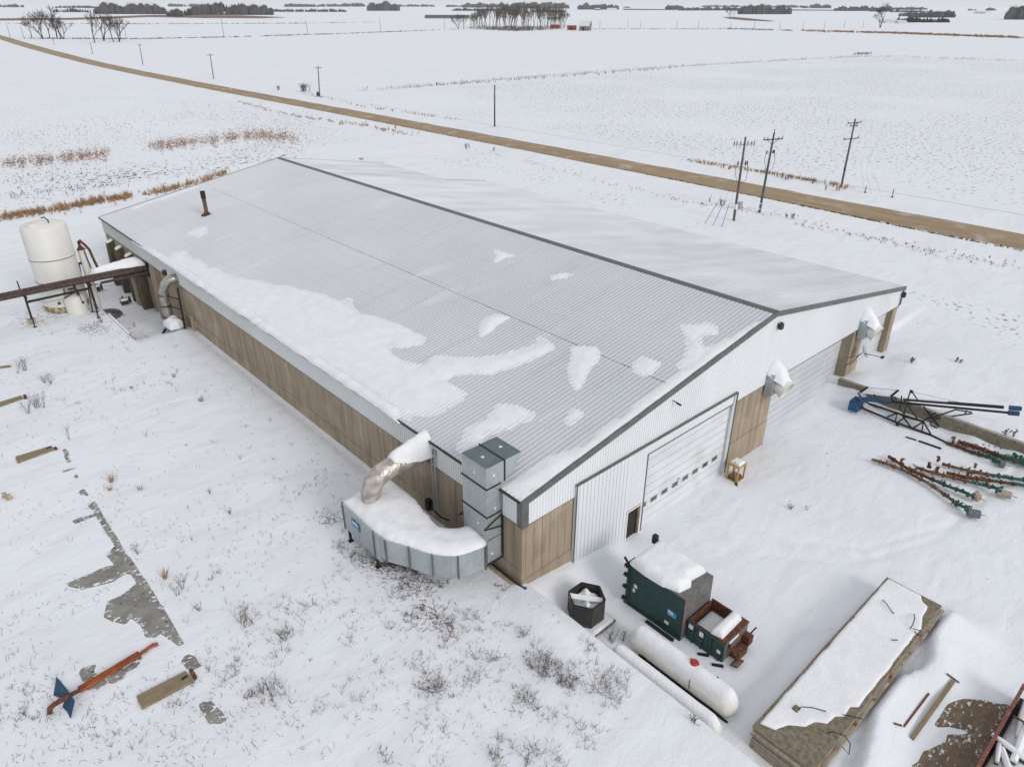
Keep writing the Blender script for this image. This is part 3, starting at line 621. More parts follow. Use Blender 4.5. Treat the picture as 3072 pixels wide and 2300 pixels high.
# overhead door 1
def ohdoor(x0,x1,y,z0,z1,ph,m=m_door):
    mb=MB(); z=z1
    while z>z0: mb.box((x0,y,max(z-ph+.035,z0-.3)),(x1,y+.06,z)); z-=ph
    o=mb.build('overhead_door',m,shed); mb=MB(); mb.box((x0,y+.055,z0-.4),(x1,y+.09,z1)); mb.build('seal',m_trim,o); return o
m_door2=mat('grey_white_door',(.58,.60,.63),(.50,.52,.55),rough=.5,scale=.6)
d1=lab(ohdoor(9.57,18.1,-.05,ZB+.3,3.93,.62),'white sectional door with a row of eight small windows')
for i in range(8):
    x=[9.62,10.5,11.56,12.62,13.68,14.74,15.82,16.9][i]; wd=.42 if i==0 else .58
    mb=MB(); mb.box((x-.05,-.066,-.03),(x+wd+.05,-.045,.0)); mb.box((x-.05,-.066,.33),(x+wd+.05,-.045,.36)); mb.box((x-.05,-.066,.0),(x,-.045,.33)); mb.box((x+wd,-.066,.0),(x+wd+.05,-.045,.33))
    f=mb.build('window',m_jamb,d1); mb=MB(); mb.box((x,-.062,.0),(x+wd,-.048,.33)); mb.build('pane',m_glass,f)
mb=MB(); mb.box((13.1,-.085,.42),(13.3,-.05,.5)); mb.build('handle',m_trim,d1)
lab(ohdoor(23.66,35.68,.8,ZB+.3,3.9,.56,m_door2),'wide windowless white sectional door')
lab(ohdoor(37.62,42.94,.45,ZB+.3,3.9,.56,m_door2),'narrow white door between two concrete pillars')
mb=MB(); mb.box((23.66,.70,3.62),(35.68,.79,3.86)); mb.box((37.62,.36,3.72),(42.94,.44,3.86)); mb.build('door_header',m_tank,shed)
mb=MB(); mb.box((23.66,-.06,3.86),(43.8,.9,3.89)); mb.build('soffit',m_white,shed)
# man door (open)
mb=MB(); mb.box((8.02,SY-.05,ZB),(8.14,.15,.62)); mb.box((9.28,SY-.05,ZB),(9.39,.15,.62)); mb.box((8.14,SY-.05,.54),(9.28,.15,.62)); fr=mb.build('door_frame',m_tank,shed)
mb=MB(); mb.box((8.14,-.12,ZB),(9.28,-.07,.54)); mb.build('doorway_shade_panel',m_black,fr)  # black panel stands in for the shade inside the doorway
mb=MB(); mb.box((9.1,-.19,-1.7),(9.27,-.125,.5)); mb.build('door_leaf',m_rusttan,fr)
# west small door
mb=MB(); mb.box((-.1,53.55,-1.7),(-.0,54.75,.42)); wd_=mb.build('side_door',m_white,shed); mb=MB(); mb.box((-.14,53.62,-.75),(-.1,53.72,-.65)); mb.build('handle',m_dark,wd_)
# roof sheets
def slope(x0,x1,y0,y1,name,m):
    L=ribline(y0,y1,.305,.03,.032); mb=MB()
    xa=np.linspace(x0,x1,2)
    for a,d in L:
        for x in (x0,x1): mb.v.append((x,a,zroof(x)+d+.03))
    for i in range(len(L)-1): q=2*i; mb.f.append((q,q+1,q+3,q+2) if x1>x0 else (q,q+1,q+3,q+2))
    # thickness: an underside just below
    n=len(mb.v); mb.v+=[(x0,y0,zroof(x0)-.05),(x1,y0,zroof(x1)-.05),(x1,y1,zroof(x1)-.05),(x0,y1,zroof(x0)-.05)]; mb.f.append((n,n+3,n+2,n+1))
    return mb.build(name,m,shed)
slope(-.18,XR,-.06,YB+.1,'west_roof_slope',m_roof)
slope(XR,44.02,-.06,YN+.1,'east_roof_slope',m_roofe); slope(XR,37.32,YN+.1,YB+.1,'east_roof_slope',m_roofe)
mb=MB(); 
for k_ in (0,):
    b=len(mb.v); P=[(XR-.30,zroof(XR-.30)+.085),(XR,RIDGE+.12),(XR+.30,zroof(XR+.30)+.085)]
    for yy in (-.12,YB+.15): mb.v+=[(x,yy,z) for x,z in P]+[(XR+.30,yy,zroof(XR+.30)+.03),(XR-.30,yy,zroof(XR-.30)+.03)]
    mb.f+=[(b,b+1,b+6,b+5),(b+1,b+2,b+7,b+6),(b+2,b+3,b+8,b+7),(b+4,b,b+5,b+9),(b,b+4,b+3,b+2,b+1)]
mb.build('ridge_cap',m_trim,shed)
def rake(y0,y1,x0,x1,name='rake_trim'):
    mb=MB(); b=len(mb.v); L=[(x,zroof(x)) for x in ([x0,XR,x1] if x0<XR<x1 else [x0,x1])]
    for x,z in L: mb.v+=[(x,y0,z-.27),(x,y0,z+.07),(x,y1,z+.07),(x,y1,z-.27)]
    for i in range(len(L)-1):
        for j in range(4): mb.f.append((b+4*i+j,b+4*i+(j+1)%4,b+4*(i+1)+(j+1)%4,b+4*(i+1)+j))
    mb.f+=[(b,b+1,b+2,b+3)]; e=b+4*(len(L)-1); mb.f.append((e+3,e+2,e+1,e)); mb.build(name,m_trim,shed)
rake(-.2,-.1,-.2,44.04); rake(YB+.1,YB+.18,-.2,37.4); rake(YN+.1,YN+.18,37.33,44.04)
mb=MB(); mb.box((-.14,-.14,HM-.06),(-.075,.24,EAVE+.0)); mb.box((-.075,-.14,HM-.06),(.3,-.095,EAVE-.28)); mb.build('corner_trim',m_trim,shed)
mb=MB(); mb.box((43.72,-.13,HM-.02),(43.93,-.075,EAVE-.3)); mb.build('corner_trim',m_trim,shed)
mb=MB(); mb.box((-.26,.0,EAVE-.12),(-.10,YB,EAVE-.02)); mb.build('eave_gutter',m_dark,shed)
# lap seam on the west slope
mb=MB(); xs_=11.6
for y_ in np.arange(.5,66,.61):
    mb.box((xs_,y_-.305,zroof(xs_)+.03),(xs_+random.choice((.02,.045,.06)),y_+.305,zroof(xs_)+.045))
mb.build('lap_seam',m_trim,shed)
# chimney
cx,cy=7.48,57.38; cz=zroof(cx)
mb=MB(); mb.lathe([(.60,-.08),(.55,.05),(.3,.16),(.26,.3)],(cx,cy,cz),20); ch=mb.build('chimney',m_rust,shed,smooth=True)
mb=MB(); mb.tube([(cx,cy,cz),(cx,cy,cz+1.75)],.20,16); mb.build('flue',m_weed,ch,smooth=True)
mb=MB(); mb.tube([(cx,cy,cz+1.75),(cx,cy,cz+2.5)],.25,16,cap=False); mb.tube([(cx,cy,cz+1.78),(cx,cy,cz+2.0)],.22,12); mb.build('flue_top',m_black,ch,smooth=True)
# roof snow
def rp(L,ox,oy,s): return [roofpt(ox+a/s,oy+b/s) for a,b in L]
blobs=[
 (rp([(-10,175),(60,140),(110,130),(200,190),(300,240),(420,290),(560,305),(700,330),(820,370),(900,400),(1010,410),(1180,450),(1290,545),(1440,580),(1490,640),(1600,650),(1700,700),(1700,735),(1560,755),(1470,800),(1560,860),(1700,850),(1800,820),(2000,845),(2140,800),(2300,770),(2450,735),(2480,760),(2300,830),(2150,900),(1900,940),(1850,980),(2000,1060),(1900,1150),(1750,1170),(1570,1230),(1200,965),(800,720),(400,450)],500,700,2.212),.26,2.2,.9,True),
 (rp([(160,600),(220,545),(470,560),(700,520),(880,475),(905,495),(760,570),(560,640),(350,662),(200,700),(60,760)],1200,800,2.011),.26,.9,.9,False),
 (rp([(1100,520),(1290,545),(1440,575),(1600,645),(1705,700),(1700,738),(1560,752),(1480,700),(1300,690),(1150,640)],500,700,2.212),.26,.9,.9,False),
 (rp([(560,330),(820,370),(1010,405),(1200,470),(1250,520),(1100,560),(850,500),(600,420)],500,700,2.212),.16,1.2,.9,False),
 (rp([(485,420),(482,360),(520,310),(570,288),(660,308),(600,340),(545,385),(500,422)],1200,800,2.011),.30,.7,.3,False),
 (rp([(1060,490),(1170,490),(1185,530),(1120,640),(1068,735),(1040,690),(1032,640),(1060,560)],1200,800,2.011),.24,.9,.5,False),
 (rp([(1415,585),(1470,558),(1560,585),(1510,640),(1470,660),(1425,630)],1200,800,2.011),.20,.9,.6,False),
 (rp([(915,62),(970,44),(1050,50),(990,64),(940,76)],1200,800,2.011),.18,.5,.4,False),
 (rp([(1725,365),(1850,348),(1900,375),(1895,400),(1800,395),(1785,440),(1865,540),(1760,650),(1690,600),(1760,480)],1200,800,2.011),.18,1.,.8,False),
 (rp([(615,1330),(720,1265),(900,1150),(1100,1095),(1250,975),(1500,790),(1640,680),(1760,590),(1870,490),(2160,345),(2150,375),(1850,590),(1600,770),(1200,1060),(980,1235),(740,1400)],1200,800,2.011),.30,.75,.4,False),
 (rp([(370,1110),(420,990),(540,900),(620,850),(700,860),(785,895),(720,940),(520,1030),(410,1100)],1200,800,2.011),.20,1.3,.8,False),
 (rp([(1000,930),(1060,875),(1085,895),(1020,955)],1200,800,2.011),.12,.5,.6,False),
 (rp([(1738,715),(1790,735),(1855,745),(1790,762),(1748,785),(1765,748)],700,430,2.212),.14,.5,.5,False),
 (rp([(2120,880),(2212,865),(2212,895),(2120,905)],700,430,2.212),.12,.5,.5,False),
 (rp([(1800,760),(1880,690),(1960,670),(2040,690),(2020,780),(1920,850),(1860,810)],250,560,5.52),.16,1.2,.6,False),
 (rp([(1230,215),(1500,110),(1840,0),(1900,10),(1500,150),(1300,230)],250,560,5.52),.2,.9,.5,False),
 (rp([(800,360),(960,290),(1250,190),(1250,215),(1000,320),(830,380)],250,560,5.52),.15,.7,.5,False),
]
gx2=np.arange(-.16,21.6,.17); gy2=np.arange(-.05,YB,.17)
X2,Y2=np.meshgrid(gx2,gy2,indexing='ij'); Hs=np.full(X2.shape,-.3)
for P,h,ed,ns,big in blobs:
    P=[(max(-.3,a),max(-.2,b)) for a,b in P]
    xs=[p[0] for p in P]; ys2=[p[1] for p in P]
    msk=(X2>min(xs)-2)&(X2<max(xs)+2)&(Y2>min(ys2)-2)&(Y2<max(ys2)+2)
    x=X2[msk];y=Y2[msk]; sd_=poly_sd(x,y,P)
    wob=fbm(x*.9,y*.35,4,3)*1.2+fbm(x*3,y*2,3,7)*.3
    q=(sd_+wob*ed*.6+.1)/(ed*1.25)
    H=(.5*h)*np.where(q>0,np.clip(q,0,1)**.9,q*1.5)
    if big: H=H-.10*np.clip(.15+fbm(x*.45+4,y*.15,4,12)*2.4,0,1)*sst(1.2,4,x)+.025*fbm(x*1.2,y*.5,3,14)
    else: H=H+.03*fbm(x*2,y*1,3,15)
    Hs[msk]=np.maximum(Hs[msk],H)
Hs=np.clip(Hs,-.25,.4)
ok=(Hs>-.04); cell=ok[:-1,:-1]|ok[1:,:-1]|ok[1:,1:]|ok[:-1,1:]
Z2=EAVE+SL*X2+.045+Hs
mb=MB(); idn=-np.ones(X2.shape,int)
use=np.zeros(X2.shape,bool); use[:-1,:-1]|=cell; use[1:,:-1]|=cell; use[1:,1:]|=cell; use[:-1,1:]|=cell
idn[use]=np.arange(use.sum()); mb.v=[tuple(p) for p in np.stack([X2[use],Y2[use],Z2[use]],-1)]
ii,jj=np.nonzero(cell)
mb.f=[(int(idn[i,j]),int(idn[i+1,j]),int(idn[i+1,j+1]),int(idn[i,j+1])) for i,j in zip(ii,jj)]
mb.build('roof_snow',m_snow2,shed,smooth=True,ang=80)
# snow ridge hanging over the west eave
mb=MB(); yy=np.arange(9.5,60,.25); b=0
for y_ in yy:
    a=float(sst(9.5,12,y_)*(1-sst(44,60,y_))); n_=1+1.2*float(fbm(np.array(y_*1.3),np.array(.3),4,2)); 
    for x,z in ((.35,.05),(.2,.16*n_),(-.06,.20*n_),(-.30*(.7+.3*n_),.14*n_),(-.33*(.7+.3*n_),.0),(-.2,-.02)):
        mb.v.append((x if a>0.05 else .2,y_,EAVE+.03+SL*x+z*a-(1-a)*.08))
for i in range(len(yy)-1):
    for j in range(5): q=i*6+j; mb.f.append((q,q+1,q+7,q+6))
mb.build('eave_snow',m_snow2,shed,smooth=True,ang=80)
# exhaust hoods
def hood(x):
    mb=MB(); mb.box((x-.75,-.62,3.15),(x+.75,-.1,4.7)); mb.box((x-.79,-.66,4.1),(x+.79,-.58,4.2)); mb.box((x-.79,-.14,3.12),(x+.79,-.10,4.74)); h=mb.build('exhaust_hood',m_galv,shed)
    M_=Matrix.Rotation(R(112),4,'X')
    mb=MB(); mb.lathe([(.50,0),(.52,.12),(.68,.82),(.66,.83),(.50,.3),(.48,.05),(0,.05)],(x,-.55,3.9),24,M_); mb.build('cone',m_tank,h,smooth=True)
    mb=MB(); mb.lathe([(.0,.30),(.47,.30)],(x,-.55,3.9),20,M_); mb.build('shutter',m_dark,h)
    mb=MB(); b=0
    for i,t in enumerate(np.linspace(0,1,9)):
        yy=-.08-1.2*t; zb=4.72-.55*t if t>.35 else 4.72-.1*t; hh=(.95*(1-t*t)**.7+.14)*(1 if t<1 else .1); ww=.80*(1-.28*t)
        for j,s_ in enumerate(np.linspace(-1,1,9)):
            e=(1-abs(s_)**3); mb.v.append((x+s_*ww+.05*math.sin(9*s_+5*t),yy,zb-.12+e*hh*(.85+.3*float(fbm(np.array(s_*2+x),np.array(t*3),2,3)))))
    for i in range(8):
        for j in range(8): q=i*9+j; mb.f.append((q,q+1,q+10,q+9))
    mb.build('snow_cap',m_snow2,h,smooth=True,ang=80)
    mb=MB(); mb.box((x-.2,-.668,3.7),(x-.02,-.62,3.86)); mb.build('label',m_lab,h)
hood(23.0); hood(36.85)
# lights, camera
def floodlight(x,z,y=-.1):
    mb=MB(); mb.box((x-.16,y-.32,z-.16),(x+.16,y-.06,z+.2)); mb.box((x-.05,y-.08,z-.05),(x+.05,y+.03,z+.08)); mb.tube([(x,y-.2,z+.2),(x,y-.2,z+.3)],.1,10); return mb.build('floodlight',m_dark,shed)
f=floodlight(22.48,8.1); floodlight(43.6,4.85); 
mb=MB(); mb.box((-.42,48.95,4.05),(-.1,49.3,4.5)); mb.build('floodlight',m_dark,shed)
mb=MB(); mb.tube([(43.78,-.16,5.3),(43.78,-.16,4.0),(43.6,-.16,3.95)],.03,6); mb.tube([(43.45,-.15,4.6),(43.4,-.15,4.0),(43.6,-.16,3.6)],.02,6); mb.build('conduit',m_trim,shed)
mb=MB(); mb.tube([(11.5,-.1,6.68),(11.55,-.35,6.62)],.03,6); mb.tube([(11.55,-.3,6.6),(11.62,-.6,6.52)],.06,8); mb.build('security_camera',m_dark,shed)
# satellite dish on the pillar
mb=MB(); M_=Matrix.Rotation(R(20),4,'Z')@Matrix.Rotation(R(60),4,'X')
mb.lathe([(0,.0),(.25,.02),(.45,.08),(.55,.14),(.55,.12),(.25,.0),(0,-.02)],(36.5,-.75,2.0),20,M_); mb.build('satellite_dish',m_galv,shed,smooth=True)
mb=MB(); mb.tube([(35.0,-.05,1.7),(35.9,-.55,1.75),(36.4,-.7,1.9)],.035,6); mb.tube([(35.2,-.05,.9),(35.9,-.4,1.3),(36.2,-.6,1.8)],.04,6); mb.tube([(36.5,-.8,1.9),(37.7,-1.6,1.5),(38.1,-1.7,1.35)],.03,6); mb.box((37.95,-1.8,1.28),(38.3,-1.6,1.42)); mb.build('dish_bracket',m_dark,shed)
# conduits on west wall
for y_ in (7.12,6.86):
    mb=MB(); mb.tube([(-.1,y_,4.85),(-.22,y_,4.75),(-.22,y_,1.25),(-.3,y_-.15,1.0)],.045,8); mb.box((-.2,y_-.07,4.7),(-.09,y_+.07,5.0)); mb.build('conduit',m_galv,shed,smooth=True)
mb=MB(); mb.tube([(-.12,8.0,.9),(-.3,7.0,.9),(-.3,6.4,.8),(-.12,5.9,.8)],.05,8); mb.box((-.35,7.6,.55),(-.03,7.9,1.25)); mb.build('cable_box',m_black,shed)
mb=MB(); mb.beam((-.1,50,-.1+1.4),(-.1,44.2,1.0),.08); mb.box((-.35,43.9,-.1),(-.03,44.15,1.5)); mb.box((-.3,43.4,.55),(-.03,43.55,1.05)); mb.build('valve_box',m_conc2,shed)
# plinth and pipe at the corner
mb=MB(); mb.box((-.42,-.15,-.6),(-.03,2.3,.12)); mb.build('plinth',m_conc2,shed)
mb=MB(); mb.tube([(-.22,2.6,.25),(-.2,.3,.2),(-.12,-.3,.12)],.06,8); mb.build('drain_pipe',m_black,shed)
mb=MB(); mb.lathe([(.02,-.12),(.10,-.05),(.09,.1),(.02,.14)],(-.1,-.36,.1),10); mb.build('pipe_cap',m_blue,shed,smooth=True)
# retaining walls
mb=MB(); mb.box((0.06,-45,-2.2),(.335,-.35,-.22)); tag(mb.build('retaining_wall',m_wallc),'low retaining wall holding the lawn above the yard at the shed corner','retaining wall')
mb=MB(); mb.box((34.62,-45,-2.2),(34.98,-.06,-.02)); tag(mb.build('retaining_wall',m_wallc),'weathered concrete retaining wall running out from the shed behind the blue conveyor','retaining wall')
mb=MB(); mb.box((-5.05,47.2,-2.2),(-4.8,54.0,.06)); rw=mb.build('ramp_wall',m_wallc); tag(rw,'short concrete curb wall beside the pipe rack','retaining wall')
mb=MB(); mb.heap([(-5.05,47.2),(-4.8,47.2),(-4.8,53.5),(-5.05,53.5)],.06,.06,res=.08,edge=.08); mb.build('snow_cap',m_snow2,rw,smooth=True,ang=80)
# ================================================================== DUCTWORK
dw=thing('air_duct','curved galvanised air duct with foil elbow and deep snow on top at shed corner','air duct',(-2.5,5,0))
out=[(-4.75,9.3),(-4.82,6.1),(-4.72,5.1),(-4.13,3.92),(-3.6,2.68),(-2.72,1.72),(-1.3,1.35)]
inn=[(-.75,3.1),(-1.75,3.6),(-2.05,4.2),(-1.9,5.6),(-1.65,6.8),(-1.6,9.6)]
def smooth_poly(P,n=4):
    o=[]
    for i in range(len(P)-1):
        p0=P[max(i-1,0)];p1=P[i];p2=P[i+1];p3=P[min(i+2,len(P)-1)]
        for k_ in range(n):
            t=k_/n; o.append(tuple(.5*((2*p1[c])+(-p0[c]+p2[c])*t+(2*p0[c]-5*p1[c]+4*p2[c]-p3[c])*t*t+(-p0[c]+3*p1[c]-3*p2[c]+p3[c])*t**3) for c in (0,1)))
    o.append(P[-1]); return o
oc=smooth_poly(out[2:],4); ic=smooth_poly(inn[:3],3)[:-1]+inn[2:]
mb=MB(); mb.prism([(-4.75,9.3),(-4.82,6.1),(-4.79,5.6),(-1.9,5.6),(-1.65,6.8),(-1.6,9.5)],.72,2.42); mb.prism([(-4.77,5.59)]+oc+[(-1.05,1.7),(-.75,2.4)]+ic[:-2]+[(-1.9,5.59)],1.08,2.42)
mb.build('plenum',m_galv,dw)
for p in [(-4.75,9.3),(-4.83,7.8),(-4.82,6.1),(-4.75,5.1),(-4.15,3.9),(-3.62,2.66),(-2.75,1.68),(-1.3,1.3)]:
    lo=.7 if p[1]>5.5 else 1.06
    mb=MB(); a=math.atan2(p[1]-5.2,p[0]+1.5); M_=Matrix.Translation((p[0],p[1],0))@Matrix.Rotation(a,4,'Z'); w_=.012 if p[1]==7.8 else .03
    mb.box((-.03,-w_,lo-.02),(.07 if w_>.02 else .015,w_,2.52),M_); mb.build('flange',m_trim if w_>.02 else m_galv,dw)
mb=MB()
rim=[(-4.75,9.3),(-4.82,6.1)]+oc
for a,b_ in zip(rim[:-1],rim[1:]): mb.beam((a[0],a[1],2.45),(b_[0],b_[1],2.45),.07,.06)
mb.build('rim',m_galv,dw)
mb=MB(); mb.heap([(-4.72,9.35),(-4.78,6.1),(-4.7,5.2)]+oc[2:]+[(-.95,1.6),(-.7,2.4)]+ic+[(-1.6,9.6)],2.4,.40,res=.1,edge=.8,noise=.16,seed=4,top=lambda X,Y:.22*np.exp(-((X+3.2)/1.)**2-((Y-7.4)/1.3)**2)); mb.build('snow_cover',m_snow2,dw,smooth=True,ang=80)
for p in ((-4.72,6.15),(-4.72,8.95),(-1.9,6.3),(-1.8,9.0)):
    mb=MB(); mb.box((p[0]-.06,p[1]-.06,-.25),(p[0]+.06,p[1]+.06,.74)); mb.box((p[0]-.14,p[1]-.14,-.1),(p[0]+.14,p[1]+.14,.04)); mb.build('leg',m_black,dw)
mb=MB(); mb.box((-4.83,7.55,1.55),(-4.80,8.35,2.0),Matrix.Translation((-.01,0,0))); sg=mb.build('sign_plate',m_tile,dw)
def text(s,size,loc,rot,m,parent,name='lettering'):
    c=bpy.data.curves.new(name,'FONT'); c.body=s; c.size=size; c.extrude=.002; c.align_x='CENTER'; c.align_y='CENTER'
    t=bpy.data.objects.new(name,c); COL.objects.link(t); me=bpy.data.meshes.new_from_object(t); bpy.data.objects.remove(t); me.materials.append(m)
    me.transform(Matrix.Translation(loc)@rot)
    o0=ORG.get(parent.name,Vector((0,0,0))); me.transform(Matrix.Translation(-o0))
    o=bpy.data.objects.new(name,me); COL.objects.link(o); o.parent=parent; ORG[o.name]=o0; return o
mb=MB(); yy_=8.27
for wd_s,h_s in ((.07,.16),(.05,.13),(.09,.14),(.06,.17),(.08,.13),(.05,.15),(.07,.12)): mb.box((-4.846,yy_-wd_s,1.80),(-4.842,yy_,1.80+h_s)); yy_-=wd_s+.02
mb.box((-4.846,7.62,1.68),(-4.842,8.27,1.70)); mb.v=[tuple(p) for p in mb.v]; mb.build('print',m_lab,sg)
# riser up the wall, over the eave
mb=MB(); mb.box((-1.03,1.46,1.15),(-.12,3.35,4.08)); mb.box((-1.03,1.46,4.085),(-.12,3.35,5.78)); mb.box((-1.03,1.46,5.785),(.12,3.35,6.98)); mb.build('riser',m_galv,dw)
mb=MB()
for z in (4.08,5.78): mb.box((-1.07,1.42,z-.035),(-.12,3.39,z+.035)); mb.build('riser_flange',m_black,dw); mb=MB()
mb.box((.10,1.42,5.78),(.17,3.39,7.02)); mb.build('riser_flange',m_black,dw); mb=MB()
mb.box((-1.04,1.45,2.6),(-.12,1.455,2.64)); mb.build('riser_seam',m_black,dw)
mb=MB(); b=len(mb.v); 
for y_ in (1.46,3.35): mb.v+=[(.17,y_,6.98),(1.27,y_,6.98),(.6,y_,5.95),(.17,y_,5.80)]
mb.f+=[(0,1,2,3),(7,6,5,4),(0,4,5,1),(1,5,6,2),(2,6,7,3),(3,7,4,0)]; mb.build('roof_hood',m_galv,dw)
mb=MB()
for (x,y_,z) in ((-1.037,2.3,6.3),(-1.037,2.1,3.3),(-.6,1.452,6.35),(-.55,1.452,4.35),(-.8,1.452,1.6)):
    mb=MB()
    if x<-1: mb.box((x,y_,z),(x+.006,y_+.12,z+.12))
    else: mb.box((x,y_-.002,z),(x+.12,y_+.005,z+.12))
    mb.build('label',m_lab,dw)
mb=MB(); mb.box((-.55,2.3,6.984),(-.4,2.45,6.995)); mb.build('label',m_lab,dw); mb=MB(); mb.box((.7,2.4,6.984),(.85,2.55,6.995)); mb.build('label',m_lab,dw)
for z,l in ((3.15,1.1),(2.0,0)):
    if l:
        mb=MB(); mb.beam((-.1,1.38,z+.75),(-1.3,1.38,z+.35),.05); mb.beam((-.1,1.38,z+.0),(-1.3,1.38,z+.35),.05); mb.build('bracket',m_black,dw)
mb=MB(); mb.beam((-.1,3.5,3.4),(-1.25,3.5,3.2),.05); mb.beam((-.1,3.5,2.9),(-1.25,3.5,3.2),.05); mb.build('bracket',m_black,dw)
mb=MB(); mb.beam((-1.15,1.4,1.12),(-.06,1.4,1.12),.06); mb.beam((-.06,1.4,1.1),(-.06,1.4,5.2),.05); mb.build('bracket',m_black,dw)
mb=MB(); mb.box((-1.02,1.47,6.982),(.1,3.34,6.987)); mb.build('top_panel',m_galvd,dw); mb=MB(); mb.box((.18,1.47,6.982),(1.25,3.34,6.987)); mb.build('top_panel',m_galvd,dw)
# foil elbow
path=[(-3.45,8.25,2.2),(-3.62,8.12,2.9),(-3.66,7.98,3.5),(-3.45,7.88,4.05),(-3.0,7.8,4.42),(-2.4,7.76,4.55),(-1.6,7.73,4.56),(-.8,7.72,4.56),(-.08,7.72,4.56)]
fine=[]; 
for i in range(len(path)-1):
    for t in np.linspace(0,1,7)[:-1]:
        fine.append(tuple(path[i][c]*(1-t)+path[i+1][c]*t for c in range(3)))
fine.append(path[-1])
# smooth the centre line
for _ in range(6): fine=[fine[0]]+[tuple((fine[i-1][c]+2*fine[i][c]+fine[i+1][c])/4 for c in range(3)) for i in range(1,len(fine)-1)]+[fine[-1]]
rr=[.55+.008*math.sin(i*1.9)+(.012 if i%8==0 else 0) for i in range(len(fine))]
mb=MB(); mb.tube(fine,rr,20); mb.build('foil_elbow',m_foil,dw,smooth=True,ang=60)
mb=MB(); mb.lathe([(.6,0),(.75,.02),(.75,.10),(.6,.12)],(-.2,7.72,4.56),24,Matrix.Rotation(R(90),4,'Y')); mb.build('wall_collar',m_trim,dw)
mb=MB(); b=0
for i,t in enumerate(np.linspace(0,1,15)):
    x=-2.55+2.5*t; zc=4.52+.04*min(1,t*3); yc=7.78-.06*t; hw=.46+.26*t; hh=(.30+.62*t)*(sst(0,.12,t))
    for j,s_ in enumerate(np.linspace(-1,1,11)):
        e=1-s_*s_; n_=float(fbm(np.array(t*4),np.array(s_*2),3,5))
        base=.40*math.sqrt(max(0,1-(s_*hw/.62)**2)) if abs(s_*hw)<.62 else 0
        mb.v.append((x,yc+s_*hw,zc+base-.05*(1-e)+hh*(e**.7)*(1+.4*n_)+(.02 if t>0 else -.15)))
for i in range(14):
    for j in range(10): q=i*11+j; mb.f.append((q,q+1,q+12,q+11))
mb.build('snow_cap',m_snow2,dw,smooth=True,ang=80)
# ================================================================== THE YARD
Z0=YARD
# hexagonal steel bin on an old pallet
hx=thing('steel_bin','hexagonal dark steel bin full of snow standing on an old pallet','bin',(1.84,-2.85,Z0))
hp=[(1.84+.96*math.cos(R(a)),-2.83+.93*math.sin(R(a))) for a in (0,60,120,180,240,300)]
mb=MB()
for i in range(6):
    a=hp[i];b_=hp[(i+1)%6]; mb.beam((a[0],a[1],-.6),(b_[0],b_[1],-.6),.04,1.55)
mb.build('shell',m_dark,hx)
mb=MB()
for i in range(6):
    a=hp[i];b_=hp[(i+1)%6]; mb.beam((a[0],a[1],.19),(b_[0],b_[1],.19),.06,.05)
mb.build('rim',m_black,hx)
mb=MB(); hq=[(1.84+(p[0]-1.84)*.95,-2.83+(p[1]+2.83)*.95) for p in hp]; mb.heap(hq,-.55,.4,res=.07,edge=.35,noise=.8,seed=3,top=lambda X,Y:.25*np.exp(-((X-Y-4.7)/.22)**2)); mb.build('snow',m_snow2,hx,smooth=True,ang=50)
mb=MB(); mb.beam((1.25,-2.2,.12),(2.35,-3.45,-.02),.32,.06); mb.build('board',m_snow2,hx)
pl=thing('pallet','weathered timber pallet under the hexagonal bin, snow along its edge','pallet',(1.9,-3.3,Z0))
mb=MB()
for i in range(6): 
    x=1.12+i*.32; mb.box((x,-4.0,-1.5),(x+.13,-3.92,-1.28))
for i in range(3): mb.box((1.15+i*.75,-3.91,-1.5),(1.28+i*.75,-2.0,-1.28))
mb.build('stringer',m_pallet,pl)
mb=MB(); mb.box((1.05,-4.06,-1.275),(2.78,-3.9,-1.235)); 
for i in range(8): mb.box((1.08,-3.87+i*.24,-1.275),(2.75,-3.7+i*.24,-1.24))
mb.build('deck',m_pallet,pl)
mb=MB(); mb.heap([(1.08,-4.02),(2.75,-4.02),(2.75,-2.0),(1.08,-2.0)],-1.24,.12,res=.1,edge=.15,seed=8); mb.build('snow',m_snow2,pl,smooth=True,ang=80)
# waste container
wc=thing('waste_container','dark green steel waste container with thick snow on its roof','container',(5.7,-5.2,Z0))
cx0,cx1,cy0,cy1,cz0,cz1=4.35,6.75,-6.85,-3.45,Z0+.05,1.2
mb=MB(); b=0
# slightly flared to the south, sloping end
P=[(cx0,cy1,cz0),(cx0,cy0-.05,cz0),(cx1,cy0-.05,cz0),(cx1,cy1,cz0),(cx0-.02,cy1,cz1),(cx0-.02,cy0+.02,cz1),(cx1,cy0+.02,cz1),(cx1,cy1,cz1)]
mb.v=[tuple(p) for p in P]; mb.f=[(0,3,2,1),(4,5,6,7),(0,1,5,4),(2,3,7,6),(3,0,4,7)]
mb.build('body',m_dgreen,wc)
mb=MB(); mb.poly([(cx0+.02,cy0-.055,cz0+.05),(cx1-.02,cy0-.055,cz0+.05),(cx1-.02,cy0+.0,cz1+.01),(cx0+.02,cy0+.0,cz1+.01)]); mb.poly([(cx0,cy0+.0,cz1+.01),(cx1,cy0+.0,cz1+.01),(cx1,cy0+.9,cz1+.01),(cx0,cy0+.9,cz1+.01)]); mb.build('end_panel',m_greyp,wc)
mb=MB()
for z in (cz0+.03,cz1-.03): mb.box((cx0-.07,cy0,z-.05),(cx0-.01,cy1,z+.05))
mb.box((cx0-.08,cy1-.1,cz0),(cx0-.01,cy1+.06,cz1)); mb.build('frame_rail',m_dgreen,wc)
